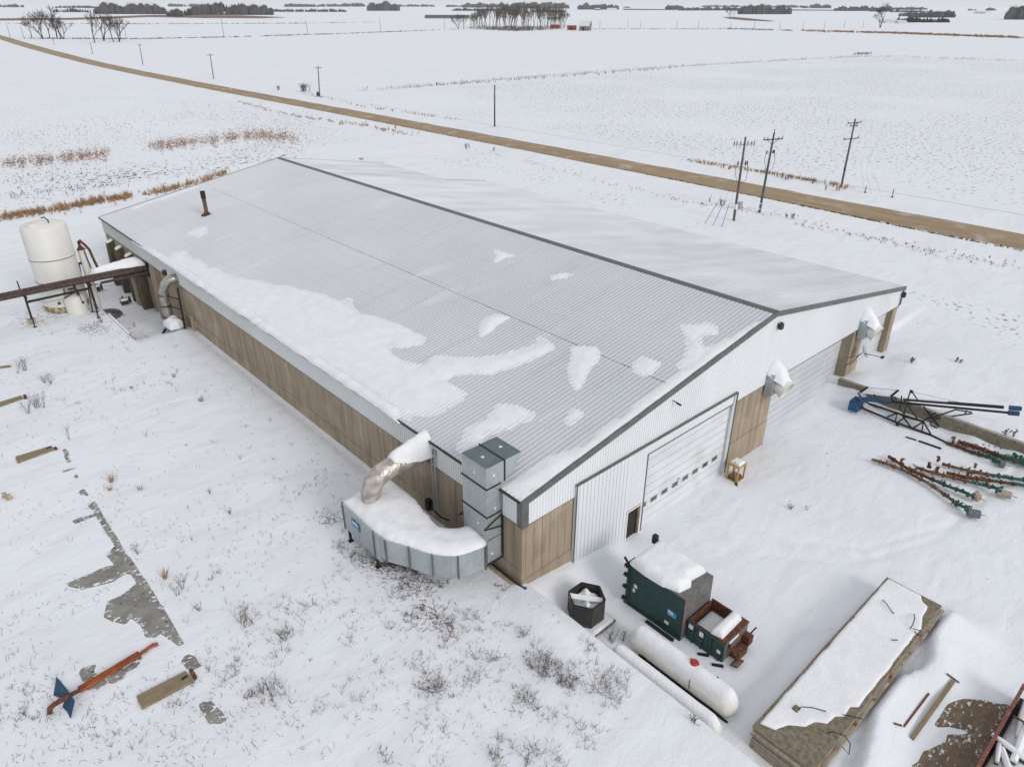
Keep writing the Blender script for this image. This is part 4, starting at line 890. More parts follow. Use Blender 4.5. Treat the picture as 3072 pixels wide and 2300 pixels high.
for z in (-1.15,-.35,.45,1.05):
    mb=MB(); mb.box((cx0-.14,cy1-.05,z-.07),(cx0-.0,cy1+.24,z+.07)); mb.beam((cx0-.1,cy1+.05,z+.05),(cx0-.22,cy1+.2,z+.0),.05); mb.tube([(cx0-.1,cy1+.12,z-.14),(cx0-.1,cy1+.12,z+.14)],.05,8); mb.build('hinge',m_black,wc)
mb=MB(); mb.beam((cx0,cy1+.05,1.1),(cx0-.1,cy1+.3,1.5),.09); mb.beam((cx0+.35,cy1+.02,1.15),(cx0+.25,cy1-.2,1.5),.10,.16); mb.box((cx0-.1,cy1,1.0),(cx0+.5,cy1+.12,1.25)); mb.build('latch',m_black,wc)
mb=MB(); mb.box((cx1-.3,cy1+.02,1.2),(cx1-.05,cy1+.28,1.7)); mb.build('latch',m_black,wc)
mb=MB(); mb.heap([(cx0-.06,cy1+.02),(cx0-.16,cy0+2.4),(cx0-.12,cy0+1.3),(cx0+.15,cy0+.45),(cx0+.9,cy0+.30),(cx0+1.3,cy0+.55),(cx1-.05,cy0+.4),(cx1+.05,cy1+.02)],cz1+.01,.46,res=.08,edge=.45,noise=.16,seed=12); mb.build('snow_cover',m_snow2,wc,smooth=True,ang=70)
for A_,B_ in (((cx0-.036,-4.05,-.1),(cx0-.022,-3.85,.12)),((cx0-.036,-3.95,-.42),(cx0-.022,-3.8,-.2)),((cx0-.036,-6.15,-1.0),(cx0-.022,-5.9,-.82))): mb=MB(); mb.box(A_,B_); mb.build('label',m_lab,wc)
mb=MB(); mb.box((cx0-.036,-6.52,-.32),(cx0-.022,-6.0,.02)); dc=mb.build('decal',mat('decal_blue',(.02,.26,.52),rough=.4),wc)
mb=MB()
for y0_,y1_,z0_,z1_ in ((-6.12,-6.04,-.14,-.01),(-6.22,-6.14,-.16,-.03),(-6.33,-6.24,-.17,-.04),(-6.48,-6.06,-.28,-.26)): mb.box((cx0-.040,y0_,z0_),(cx0-.0365,y1_,z1_))
mb.box((cx0-.040,-6.33,-.2),(cx0-.0365,-6.04,-.185)); mb.build('print',m_lab,dc)
mb=MB(); mb.box((cx0-.35,-6.7,Z0-.1),(cx0-.2,-5.0,Z0+.12)); mb.box((cx0-.05,-6.9,Z0-.1),(cx0+.1,-3.3,Z0+.05)); mb.build('skid',m_black,wc)
# compactor hopper
hc=thing('compactor_hopper','low green and rusty steel hopper coupled to the green container, half lidded with snow','compactor',(5.75,-8,Z0))
hx0,hx1,hy0,hy1,hz=4.75,6.75,-9.05,-6.98,-.25
mb=MB(); t_=.06
for a,b_ in (((hx0,hy1),(hx0,hy0)),((hx1,hy1),(hx1,hy0))): mb=MB(); mb.box((a[0]-t_/2,hy0,Z0),(a[0]+t_/2,hy1,hz)); mb.build('side_panel',m_dgreen,hc)
mb=MB(); mb.box((hx0+.03,hy0-.03,Z0),(hx1-.03,hy0+.03,hz)); mb.build('end_plate',m_greyp,hc)
mb=MB(); 
for k_ in range(4): mb.box((hx0-.10,hy0+.15+k_*.5,Z0),(hx0-.03,hy0+.25+k_*.5,hz-.08))
mb.box((hx0-.12,hy0,hz-.08),(hx0-.03,hy1,hz+.0)); mb.build('rib',m_dgreen,hc)
mb=MB(); mb.box((hx0+.035,hy0+.03,Z0+.1),(hx0+.05,hy1,hz)); mb.box((hx1-.05,hy0+.03,Z0+.1),(hx1-.035,hy1,hz)); mb.box((hx0+.05,hy0+.75,Z0+.5),(hx1-.05,hy0+.8,hz)); mb.box((hx0+.05,hy1-.06,Z0),(hx1-.05,hy1,hz)); mb.build('rusty_lining',m_rust,hc)
mb=MB(); mb.box((hx0-.04,hy0-.04,hz),(hx1+.04,hy0+.80,hz+.05)); mb.box((hx0-.04,hy0+.80,hz),(hx0+.04,hy1,hz+.05)); mb.box((hx1-.04,hy0+.80,hz),(hx1+.04,hy1,hz+.05)); mb.build('top_rim',m_rust,hc)
mb=MB(); mb.heap([(hx0+.1,hy0+.22),(hx1-.12,hy0+.28),(hx1-.05,hy0+.85),(hx0-.02,hy0+.85)],hz+.05,.34,res=.07,edge=.22,seed=2); mb.build('snow_cover',m_snow2,hc,smooth=True,ang=70)
mb=MB(); mb.heap([(hx0+.06,hy0+.82),(hx1-.06,hy0+.82),(hx1-.06,hy1-.08),(hx0+.06,hy1-.08)],-.95,.22,res=.09,edge=.4,seed=6); mb.build('snow',m_snow2,hc,smooth=True,ang=70)
for A_,B_ in (((hx0-.128,-7.35,-.62),(hx0-.122,-7.1,-.35)),((hx0-.128,-7.95,-.68),(hx0-.122,-7.72,-.38)),((hx0-.128,-8.95,-.95),(hx0-.122,-8.75,-.75)),((5.1,hy0-.036,-.55),(5.9,hy0-.031,-.35))): mb=MB(); mb.box(A_,B_); mb.build('label',m_lab,hc)
mb=MB(); mb.box((hx1-.5,hy0-.45,-1.2),(hx1-.1,hy0-.03,-.7)); mb.box((hx0+.6,hy0-.5,Z0),(hx1-.6,hy0-.03,-1.05)); mb.beam((hx1-.1,hy0-.2,-.9),(hx1+.35,hy0-.3,-.6),.06); mb.beam((hx0+.3,hy0-.05,-.5),(hx0+.5,hy0-.55,-1.3),.12); mb.build('ram_housing',m_rust,hc)
mb=MB(); mb.box((0,0,0),(.62,.42,.05),Matrix.Translation((4.75,-9.85,-1.22))@Matrix.Rotation(R(-20),4,'X')); tag(mb.build('steel_plate',m_rusttan),'small rusty steel plate lying in snow just below the hopper','plate')
for (u,v,nm,lb) in ((2110,1962,'scrap_piece','dark scrap lying in snow between hopper and large white tank'),(2153,1994,'scrap_piece','smaller dark scrap in snow nearest the rusty steel plate')):
    p=at(u,v,Z0); mb=MB(); mb.beam((p[0]-.2,p[1]+.2,Z0+.02),(p[0]+.1,p[1]-.25,Z0+.06),.14,.08); tag(mb.build(nm,m_black),lb,'scrap')
# propane tanks
def ptank(xc,r,y0,y1,zc,nm,lb,ms):
    t=thing(nm,lb,'gas tank',(xc,(y0+y1)/2,Z0))
    pr=[(0.001,y0-r*.75)]+[(r*math.sin(R(a)),y0-r*.75*math.cos(R(a))) for a in (15,30,45,60,75,90)]+[(r,y0+1.5),(r,y1-1.5),(r,y1)]+[(r*math.cos(R(a)),y1+r*.75*math.sin(R(a))) for a in (15,30,45,60,75,90)]
    M_=Matrix(((1,0,0,0),(0,0,1,0),(0,-1,0,0),(0,0,0,1)))
    mb=MB(); mb.lathe(pr,(xc,0,zc),36,M_); mb.build('shell',ms,t,smooth=True)
    for yy in (y0+.6,y1-.6):
        mb=MB(); mb.box((xc-r*.8,yy-.09,Z0-.1),(xc+r*.8,yy+.09,zc-r*.55)); mb.build('saddle',m_black,t)
    mb=MB(); P=[(xc-r*.86,y0+.1),(xc-r*.86,y1-.1),(xc-r*.4,y1+r*.5),(xc+r*.4,y1+r*.5),(xc+r*.86,y1-.1),(xc+r*.86,y0+.1),(xc+r*.4,y0-r*.5),(xc-r*.4,y0-r*.5)]
    mb.heap(P,zc+r*.5,.30,res=.08,edge=.42,noise=.08,seed=int(xc*3),top=lambda X,Y:np.sqrt(np.clip(r*r-(X-xc)**2,0,None))*1.0-r*.5-.3*r*sst(0,r*.6,np.maximum(y0-Y,Y-y1))); mb.build('snow_cover',m_snow2,t,smooth=True,ang=70)
    return t
t1=ptank(2.52,.56,-10.75,-5.75,-.92,'propane_tank','larger snow covered white propane tank with a red valve cap',m_tank)
p=(2.60,-8.8); mb=MB(); mb.lathe([(0,.34),(.15,.34),(.2,.28),(.22,.05),(.22,-.1)],(p[0],p[1],-.30),18); mb.box((p[0]-.03,p[1]-.24,.0),(p[0]+.03,p[1]+.24,.05)); mb.build('valve_cap',m_red,t1,smooth=True)
mb=MB(); mb.tube([(p[0]+.12,-9.95,-.3),(p[0]+.12,-9.95,-.1)],.05,8); mb.build('gauge',m_black,t1)
mb=MB(); mb.tube([(2.52+.57*math.sin(R(a)),-8.9+.002*a,-.92+.57*math.cos(R(a))) for a in range(-95,-20,8)],.02,6); mb.build('strap',m_black,t1)
mb=MB(); mb.beam((2.1,-11.1,Z0-.0),(2.1,-6.1,Z0-.0),.12,.12); mb.build('skid',m_black,t1)
t2=ptank(.93,.50,-11.0,-5.75,-.98,'propane_tank','smaller white propane tank buried in snow against the lawn edge',m_tank)
mb=MB(); mb.lathe([(0,.2),(.1,.2),(.14,.1),(.14,-.1)],(.93,-7.75,-.40),12); mb.build('valve_cap',m_galv,t2,smooth=True)
mb=MB(); mb.tube([(.93+.52*math.sin(R(a)),-8.35-.003*a,-.96+.6*math.cos(R(a))) for a in range(-50,30,8)],.02,6); mb.build('strap',m_black,t2)
# stack of concrete slabs
def slab(x0,x1,y0,y1,z0,z1,lb,mt,rot=0):
    t=thing('concrete_slab',lb,'slab',((x0+x1)/2,(y0+y1)/2,z0),'concrete slabs stacked in the yard')
    P=ragged([(x0,y0),(x1,y0),(x1,y1),(x0,y1)],.35,.02,int(z0*10)+4)
    mb=MB(); mb.prism(P,z0,z1); mb.build('slab_body',mt,t); return t
s3=slab(1.78,14.9,-15.0,-12.35,-1.62,-.92,'lowest concrete slab of the big stack, mostly buried in snow',m_slab)
s2=slab(1.85,15.25,-15.12,-12.25,-.84,-.66,'middle concrete slab of the big stack, tan edge showing',m_slab)
s1=slab(2.0,15.2,-14.96,-12.2,-.60,-.44,'topmost concrete slab of the stack, mossy edges, snow across its top',m_slab)
mb=MB(); mb.prism(ragged([(2.02,-14.94),(15.18,-14.94),(15.18,-12.22),(2.02,-12.22)],.35,.03,9),-.44,-.42); mb.build('mossy_top',m_moss,s1)
mb=MB()
for x in (2.3,6,10,14): mb.box((x,-14.7,-.665),(x+.12,-12.4,-.595))
mb.build('spacer',m_pallet,s1)
mb=MB(); P=[(2.3,-12.34),(15.12,-12.28),(15.12,-13.95),(14.75,-14.15),(14.55,-14.5),(13.6,-14.62),(12.8,-14.86),(12,-14.8),(9,-14.84),(7,-14.8),(6.2,-14.82),(5.9,-14.55),(5.3,-14.62),(5.0,-14.35),(4.4,-14.3),(4.1,-13.9),(3.6,-13.75),(3.1,-13.2),(2.5,-12.95)]
mb.heap(ragged(P,.3,.04,5),-.42,.07,res=.07,edge=.16,noise=.3,seed=5); mb.build('snow_cover',m_snow2,s1,smooth=True,ang=80)
mb=MB()
def slab_loop(px_,dx=0): return [at(2200+a/2.5367,1650+b/2.5367,-.34+zz) for a,b,zz in px_]
for L_ in ([(1140,378,.0),(1165,405,.12),(1195,450,.12),(1222,482,0)],[(1375,482,.05),(1380,520,.15),(1365,565,.15),(1345,595,0)],[(1205,678,.0),(1225,683,.1),(1250,680,0)],[(490,1215,.0),(520,1190,.2),(600,1195,.2),(705,1224,0)],[(835,1250,0),(900,1262,.1),(980,1280,0)],[(710,1390,0),(760,1380,.15),(850,1410,.2),(890,1470,.1),(880,1550,0),(830,1495,0)],[(1368,595,.1),(1420,610,.2),(1445,650,.1),(1400,640,0),(1385,615,0)]):
    mb=MB(); mb.tube(slab_loop(L_),.022,6); mb.build('lifting_loop',m_black,s1)
mb=MB(); q=at(2200+475/2.5367,1650+1210/2.5367,-.4); mb.heap([(q[0]-.2,q[1]-.15),(q[0]+.2,q[1]-.18),(q[0]+.22,q[1]+.15),(q[0]-.15,q[1]+.18)],-.42,.18,res=.06,edge=.15,noise=.6); mb.build('broken_lump',m_moss,s1)
# planks / bars in the yard
def lying(nm,lb,cat,a,b_,w_,h_,mt):
    c=((a[0]+b_[0])/2,(a[1]+b_[1])/2,a[2]); t=thing(nm,lb,cat,c); mb=MB(); mb.beam(a,b_,w_,h_); mb.build('body',mt,t); return t
def gz(x,y,dz=0): return (x,y,float(ground(np.array(x),np.array(y)))+dz)
def plank(nm,lb,cat,a,b_,w_,h_,mt,n=4):
    mb=MB()
    for i in range(n):
        t0=i/n;t1_=(i+1)/n; P0=(a[0]+(b_[0]-a[0])*t0,a[1]+(b_[1]-a[1])*t0); P1=(a[0]+(b_[0]-a[0])*t1_,a[1]+(b_[1]-a[1])*t1_)
        mb.tube([gz(*P0,h_),gz(*P1,h_)],w_/2,6)
    return tag(mb.build(nm,mt),lb,cat)
t=thing('timber_post','long grey timber post lying in the snow beside the bare sand','post',gz(9.2,-16.95)); mb=MB(); mb.beam(gz(11.3,-16.98,.05),gz(7.1,-16.87,.05),.18,.12); mb.build('body',m_wood,t); mb=MB(); mb.beam(gz(11.35,-16.65,.06),gz(11.45,-17.2,.1),.06); mb.build('end_bracket',m_trim,t)
mb=MB(); mb.beam(gz(9.8,-16.5,.03),gz(7.3,-16.42,.0),.07,.06); tag(mb.build('steel_rod',m_rust),'thin rusty rod in the snow parallel to the timber post','rod')
mb=MB(); mb.beam(gz(7.0,-16.1,.04),gz(7.25,-16.35,.03),.07,.05); tag(mb.build('broken_stick',m_rust),'short dark stick in the snow below the rusty rod','stick')
mb=MB(); mb.beam(gz(32.2,-6.6,.05),gz(32.3,-7.3,.05),.08); mb.beam(gz(32.3,-7.45,.05),gz(32.4,-8.95,.06),.11); t=mb.build('steel_bar',m_black); tag(t,'straight black bar half sunk in snow in front of the blue conveyor','bar')
# red frame with scrap at the frame's corner of the photo
rf=thing('scrap_trailer','long open red brown steel frame holding snow covered scrap','trailer',(9,-19.9,Z0))
rz=-.55; ry=-19.25
mb=MB(); mb.box((5.0,ry-.07,rz-.1),(12.95,ry+.07,rz+.1)); mb.build('side_rail',m_redb,rf)
mb=MB(); mb.box((5.0,ry-.05,Z0),(12.9,ry+.03,rz-.1)); mb.build('side_wall',m_rust,rf)
mb=MB(); mb.box((12.82,ry-2.6,rz-.1),(12.98,ry-.07,rz+.1)); mb.build('end_rail',m_redb,rf)
mb=MB(); mb.box((5,ry-2.6,-1.25),(12.8,ry-.07,-1.15)); mb.build('deck',m_black,rf)
for i,(x,y,r_,l,a) in enumerate([(11.2,-19.75,.16,2.2,8),(10.4,-20.0,.16,3.4,4),(9.2,-19.8,.11,1.4,80),(8.0,-20.2,.14,2.4,30),(7.2,-19.7,.16,1.6,-25),(11.6,-20.4,.12,1.6,60),(8.8,-19.55,.10,1.2,12),(6.2,-19.8,.14,1.8,55)]):
    M_=Matrix.Translation((x,y,-.95+.05*(i%3)))@Matrix.Rotation(R(a),4,'Z'); c,s_=math.cos(R(a)),math.sin(R(a)); mt=[m_rust,m_pallet,m_green,m_rusttan][i%4]
    A_=(x-l/2*c,y-l/2*s_,-.98+.06*(i%3)); B_=(x+l/2*c,y+l/2*s_,-.94+.06*(i%3)); mb=MB(); mb.beam(A_,B_,r_*1.3,r_*1.4); sc1=mb.build('scrap_bar',mt,rf)
    mb=MB(); mb.tube([(A_[0],A_[1],A_[2]+.16),((A_[0]+B_[0])/2,(A_[1]+B_[1])/2,A_[2]+.2),(B_[0],B_[1],B_[2]+.16)],[r_*.8,r_*1.15,r_*.8],8); mb.build('snow_cap',m_snow2,sc1,smooth=True)
mb=MB(); mb.tube([(10.9,-19.45,-.6),(10.7,-19.8,-.42),(10.3,-20.2,-.5)],.05,8); mb.build('hose',m_weed,rf,smooth=True)
mb=MB(); mb.heap([(5.1,ry-2.5),(12.0,ry-2.5),(11.7,ry-1.0),(11.4,ry-.2),(5.1,ry-.15)],-1.14,.18,res=.12,edge=.5,noise=.7,seed=31); mb.build('snow',m_snow2,rf,smooth=True,ang=80)
# yellow timber crate and shovel
cr=thing('timber_crate','small yellow timber frame crate with snow on top beside the garage door','crate',(18.5,-1.0,Z0))
c0=(18.05,-1.45);c1=(18.95,-.6);zb=float(ground(np.array(18.5),np.array(-1.)))-.05; zt_=-.32
for x in (c0[0],c1[0]-.09):
    for y in (c0[1],c1[1]-.09): mb=MB(); mb.box((x,y,zb),(x+.09,y+.09,zt_)); mb.build('post',m_ywood,cr)
mb=MB()
for z in (zb+.05,zt_-.08):
    for y in (c0[1],c1[1]-.08): mb=MB(); mb.box((c0[0]+.09,y+.005,z),(c1[0]-.09,y+.075,z+.08)); mb.build('rail',m_ywood,cr)
    for x in (c0[0],c1[0]-.08): mb=MB(); mb.box((x+.005,c0[1]+.09,z),(x+.075,c1[1]-.09,z+.08)); mb.build('rail',m_ywood,cr)
mb=MB(); mb.box((c0[0]-.03,c0[1]-.03,zt_),(c1[0]+.03,c1[1]+.03,zt_+.04)); mb.build('top_board',m_ywood,cr)
mb=MB(); mb.box((c0[0]+.12,c0[1]+.12,zb),(c1[0]-.15,c1[1]-.12,zb+.35)); mb.build('contents',m_pallet,cr)
mb=MB(); mb.heap([(c0[0]+.1,c0[1]+.05),(c1[0]-.03,c0[1]+.05),(c1[0]-.03,c1[1]-.03),(c0[0]+.18,c1[1]-.03)],zt_+.04,.16,res=.05,edge=.2,noise=.2); mb.build('snow_cap',m_snow2,cr,smooth=True,ang=80)
sh=thing('shovel','shovel leaning on the west side of the yellow crate','shovel',(17.8,-1.2,zb))
mb=MB(); mb.tube([(17.85,-1.5,zb+.2),(18.02,-1.1,zt_+.35)],.02,6); mb.box((17.95,-1.13,zt_+.33),(18.09,-1.07,zt_+.37)); mb.build('handle',m_ywood,sh)
mb=MB(); mb.beam((17.78,-1.62,zb),(17.86,-1.48,zb+.28),.24,.02,(1,0,0)); mb.build('blade',m_dark,sh)
# ================================================================== CONVEYOR AND AUGERS
A2=(2450,1100,3.312)
def ap(a,b,z): return at(A2[0]+a/A2[2],A2[1]+b/A2[2],z)
bc=thing('portable_conveyor','portable blue and black belt conveyor on a truss frame beside the retaining wall','conveyor',(34,-5,Z0))
yv=(33.0,-2.3,-.75)
mb=MB(); mb.box((yv[0]-.5,yv[1]-.45,-1.2),(yv[0]+.45,yv[1]+.25,-.35)); mb.beam((yv[0]-.2,yv[1]-.3,-.4),(yv[0]+.5,yv[1]-.9,-.1),.3,.3); mb.build('drive_housing',m_blue,bc)
mb=MB(); 
M_=Matrix.Translation((yv[0]-.54,yv[1]-.15,-.8))@Matrix.Rotation(R(90),4,'Y')
mb.lathe([(.26,-.02),(.33,-.02),(.33,.03),(.26,.03),(.26,-.02)],(0,0,0),20); 
for k_ in range(3): mb.box((-.3,-.025,-.02),(.3,.025,.02),Matrix.Rotation(R(60*k_),4,'Z'))
mb.v=[tuple(M_@Vector(p)) for p in mb.v]; mb.build('hand_wheel',m_tile,bc)
A0=Vector((32.9,-2.7,-.4)); 
# main tube with belt carrier
T0=Vector(ap(400,315,-.3)); T1=Vector(ap(740,345,-.1)); T2=Vector(ap(1900,455,.9)); T3=Vector(ap(2015,465,1.0))
mb=MB(); mb.tube([T0,T1],.16,12); mb.build('blue_tube',m_blue,bc,smooth=True)
mb=MB(); mb.beam(T1,T2,.10,.14); mb.build('lower_boom',m_black,bc)
mb=MB(); mb.beam(T2,T3,.28,.26); mb.build('head_end',m_blue,bc)
U1=Vector(ap(860,322,.9)); U2=Vector(ap(1860,402,1.8)); U3=Vector(ap(2035,415,1.9))
mb=MB(); mb.beam(U1,U2,.16,.18); mb.build('upper_boom',m_black,bc)
mb=MB(); mb.beam(U2+(U3-U2)*.3,U3,.26,.24); mb.build('head_end',m_blue,bc)
mb=MB(); u_=Vector((0,0,.13)); mb.beam(U1+u_,U1+(U2-U1)*.45+u_,.14,.08); mb.build('snow_cap',m_snow2,bc)
# upper cage of the hopper
def bar(mb,P,Q,w_=.06): mb.beam(P,Q,w_*1.3)
H=[ap(430,255,-.1),ap(510,200,.45),ap(735,295,.1),ap(815,230,.65)]
mb=MB()
bar(mb,H[0],H[1],.09); bar(mb,H[2],H[3],.09); bar(mb,ap(570,275,.0),ap(600,330,-.2)); bar(mb,ap(410,255,-.1),ap(450,320,-.3)); bar(mb,ap(740,295,.1),ap(765,355,-.1),.07); bar(mb,ap(765,300,.2),ap(795,320,.1)); mb.build('hopper_frame',m_black,bc)
mb=MB(); mb.poly([H[0],H[1],H[3],H[2]]); n=len(mb.v); mb.poly([(p[0],p[1],p[2]-.05) for p in (H[2],H[3],H[1],H[0])]); mb.build('hopper_sheet',m_snow2,bc)
# truss undercarriage
F0=ap(370,375,-1.0);F1=ap(800,555,-1.15);F2=ap(1140,680,-1.2);F3=ap(1310,765,-1.3)
K0=ap(440,340,-.9);K1=ap(800,460,-.75);K2=ap(1060,545,-.6);K3=ap(1210,600,-.75)
mb=MB(); bar(mb,F0,F1,.09);bar(mb,F1,F2,.09);bar(mb,F2,F3,.09); bar(mb,K0,K1,.09);bar(mb,K1,K2,.09);bar(mb,ap(880,495,-.6),ap(1010,530,-.55),.09); mb.build('truss_chord',m_black,bc)
fl=lambda t:tuple(F0[i]+(F3[i]-F0[i])*t for i in range(3))
mb=MB()
for a,b_ in ((ap(400,378,-1.),ap(450,335,-.8)),(ap(460,400,-1.05),ap(430,345,-.8)),(ap(700,497,-1.1),K1),(ap(780,540,-1.1),K1),(ap(800,555,-1.15),ap(890,490,-.7)),(ap(940,605,-1.2),ap(840,470,-.7)),(ap(960,605,-1.2),K2),(ap(1045,645,-1.2),K2),(ap(1140,680,-1.2),ap(1065,550,-.6)),(F0,ap(430,340,-.7))): bar(mb,a,b_,.06)
mb.build('truss_web',m_black,bc)
mb=MB()
for a,b_ in ((U1,ap(1010,530,-.6)),(ap(845,290,1.1),ap(825,420,-.3)),(ap(825,420,-.3),ap(870,465,-.7)),(ap(890,370,.1),ap(870,470,-.6)),(ap(1060,390,.2),ap(1220,600,-.9)),(ap(1050,545,-.6),ap(1180,455,.1)),(ap(1110,520,-.4),ap(1380,425,.4)),(ap(1180,515,-.4),ap(1550,462,.5)),(ap(1370,425,.4),ap(1540,450,.6)),(ap(1130,575,-.8),ap(1200,605,-.9)),(ap(1140,535,-.5),ap(1130,575,-.8)),(ap(1470,470,.5),ap(1490,435,.6))): bar(mb,a,b_,.06)
mb.build('lift_arm',m_black,bc)
mb=MB(); bar(mb,ap(905,320,1.2),ap(935,230,2.0)); bar(mb,ap(935,230,2.0),ap(1000,325,1.2)); mb.build('mast',m_black,bc)
mb=MB(); mb.lathe([(0,-.04),(.11,-.04),(.11,.04),(0,.04)],ap(945,248,1.9),12,Matrix.Rotation(R(90),4,'Y')); mb.build('pulley',m_black,bc)
mb=MB(); mb.tube([ap(945,248,1.95),ap(1500,370,1.7)],.012,4); mb.tube([ap(510,205,.45),ap(815,232,.66)],.012,4); mb.build('cable',m_trim,bc)
mb=MB(); mb.lathe([(0,-.06),(.13,-.06),(.13,.06),(0,.06)],ap(803,570,-1.2),12,Matrix.Rotation(R(90),4,'Y')); mb.build('wheel',m_black,bc)
# grain augers
def auger(lb,P,mt1,mt2,split,drum=None,seed=0,w_=.1,z=-1.25,heads=(),bits=True):
    random.seed(seed); w_*=1.12
    P=[Vector(ap(a,b,z+dz)) for a,b,dz in P]
    tot=[0]
    for i in range(1,len(P)): tot.append(tot[-1]+(P[i]-P[i-1]).length)
    Ltot=tot[-1]
    def pt(s_):
        s_=max(0,min(Ltot,s_))
        for i in range(1,len(P)):
            if s_<=tot[i]+1e-9: return P[i-1]+(P[i]-P[i-1])*((s_-tot[i-1])/(tot[i]-tot[i-1]+1e-9))
        return P[-1]
    t=thing('grain_auger',lb,'auger',tuple((P[0]+P[-1])/2)[:2]+(Z0,),'old augers lying in the yard')
    k=8; mb=MB(); mb.tube([pt(Ltot*split*i/k) for i in range(k+1)],[w_*(.8+.3*random.random()) for i in range(k+1)],8); mb.build('rusty_shaft',mt1,t,smooth=True)
    mb=MB(); mb.tube([pt(Ltot*(split+(1-split)*i/3)) for i in range(4)],w_*.95,8); mb.build('green_tube',mt2,t,smooth=True)
    mb=MB()
    for i in range(7):
        q=pt(Ltot*(.08+.13*i)); d=(pt(Ltot*(.1+.13*i))-q).normalized(); mb.tube([q-d*.05,q+d*.05],w_*1.45,8)
    mb.build('collar',mt1,t)
    if bits:
        mb=MB(); q=P[0]
        for i in range(14):
            a=random.uniform(0,6.28); s_=random.uniform(0,Ltot*.45); c=pt(s_); mb.beam(c,(c.x+.28*math.cos(a),c.y+.28*math.sin(a),c.z+random.uniform(.0,.22)),.07,.05)
        mb.build('flighting',m_rusttan,t)
        mb=MB()
        for i in range(16):
            c=pt(Ltot*random.uniform(split-.1,1)); a=random.uniform(0,6.28); mb.beam(c,(c.x+.25*math.cos(a),c.y+.25*math.sin(a),c.z+random.uniform(-.1,.2)),.06,.1)
        for i in range(3):
            c=pt(Ltot*random.uniform(.5,.95)); mb.tube([(c.x+.1,c.y,c.z),(c.x+.05,c.y-.25,c.z+.28),(c.x-.15,c.y-.5,c.z+.1)],.015,4)
        mb.build('bracket',m_green,t)
    if drum:
        (a,b,r_,ln,az,mt)=drum; c=ap(a,b,z+.12); M_=Matrix.Rotation(R(az),4,'Z')@Matrix.Rotation(R(90),4,'X')
        mb=MB(); mb.lathe([(.001,-ln/2),(r_*.9,-ln/2),(r_,-ln/2+.03),(r_,ln/2-.03),(r_*.9,ln/2),(.001,ln/2)],c,24,M_); dr=mb.build('drum',mt,t,smooth=True)
        mb=MB(); mb.lathe([(.0,ln/2+.01),(.09,ln/2+.01)],c,10,M_); mb.tube([Vector(c)+M_@Vector((0,0,ln/2)),Vector(c)+M_@Vector((0,0,ln/2+.3))],.02,6); mb.build('hub',m_rust,dr)
        mb=MB()
        for i in range(6):
            o_=Vector((random.uniform(-.35,.3),random.uniform(.1,.6),random.uniform(-.05,.2))); mb.box(tuple(Vector(c)+o_-Vector((.09,.09,.07))),tuple(Vector(c)+o_+Vector((.09,.09,.07))))
        mb.build('gearbox',m_green,t)
    for (a,b,h_) in heads:
        q=Vector(ap(a,b,z)); mb=MB(); mb.tube([q,q+Vector((0,0,h_*.6)),q+Vector((0,0,h_))],[.09,.07,.11],7)
        for k_ in range(4):
            an=random.uniform(0,6.28); l_=random.uniform(.08,.24); z_=random.uniform(.25,1)*h_; mb.beam(q+Vector((0,0,z_)),q+Vector((l_*math.cos(an),l_*math.sin(an),z_+random.uniform(-.08,.12))),.12,.06)
        mb.build('upright_fitting',m_rust if seed%2 else m_rusttan,t)
    return t
m_dscreen=mat('drum_screen',(.16,.18,.17),(.09,.11,.10),rough=.7,scale=9)
m_dtan=mat('drum_tan',(.42,.37,.30),(.30,.24,.18),rough=.8,scale=5)
auger('longest rusty auger with green foot ending in a grey mesh cone, nearest the camera',[(545,918,.05),(640,945,0),(900,1040,0),(1150,1180,0),(1410,1370,0),(1540,1420,.05)],m_rusttan,m_green,.83,(1560,1455,.26,.7,28,m_dscreen),1)
auger('rusty auger beside the longest one, green foot with a pale round drum',[(715,890,.0),(900,1010,0),(1060,1080,.05),(1290,1180,.05),(1520,1265,.08)],m_rust,m_green,.62,(1590,1290,.30,.42,-8,m_dtan),2,heads=((835,960,.35),),)
auger('auger with green tip and two rusty uprights, tan drum at its foot',[(985,995,.0),(1150,1050,0),(1450,1125,.02),(1640,1170,.05),(1830,1215,.08)],m_rusttan,m_green,.66,(1865,1260,.24,.8,12,m_dtan),3,heads=((1105,1000,.4),(1190,1050,.45),(1200,940,.4)))
auger('tan headed auger whose green tube leaves the photo above the others of its bunch',[(1245,965,.0),(1420,1010,0),(1650,1060,.02),(1900,1100,.05),(2200,1145,.05)],m_rusttan,m_green,.5,None,4,heads=((1570,1000,.3),))
auger('red brown auger lying between the tan headed one and the tan drum',[(1290,1050,.0),(1500,1100,0),(1700,1125,.02),(1970,1165,.05),(2200,1195,.05)],m_rust,m_green,.75,None,5,heads=((1500,1075,.25),))
auger('rusty auger beginning at the end of the conveyor truss, green drum foot',[(1290,755,.0),(1400,790,0),(1550,850,.02),(1690,890,.05),(1850,950,.05)],m_rust,m_green,.66,(1845,965,.24,.35,10,m_dscreen),6,heads=((1350,760,.55),(1460,700,.7)))
auger('thick dark red auger between the truss end and the retaining wall',[(1400,740,.0),(1600,800,0),(1850,890,.02),(2060,965,.05),(2200,1010,.05)],m_rust,m_green,.55,(2040,925,.2,.4,10,m_green),7,w_=.13,z=-.98)
auger('thinnest dark auger lying closest to the retaining wall',[(1590,740,.0),(1700,765,0),(1850,800,.02),(2060,850,.05),(2200,890,.05)],m_rust,m_green,.6,None,8,w_=.06,bits=False,z=-.98)
auger('slim rusty auger second from the retaining wall',[(1620,770,.0),(1750,800,0),(1900,840,.02),(2060,890,.05)],m_rust,m_green,.7,None,9,w_=.07,bits=False,z=-.98)
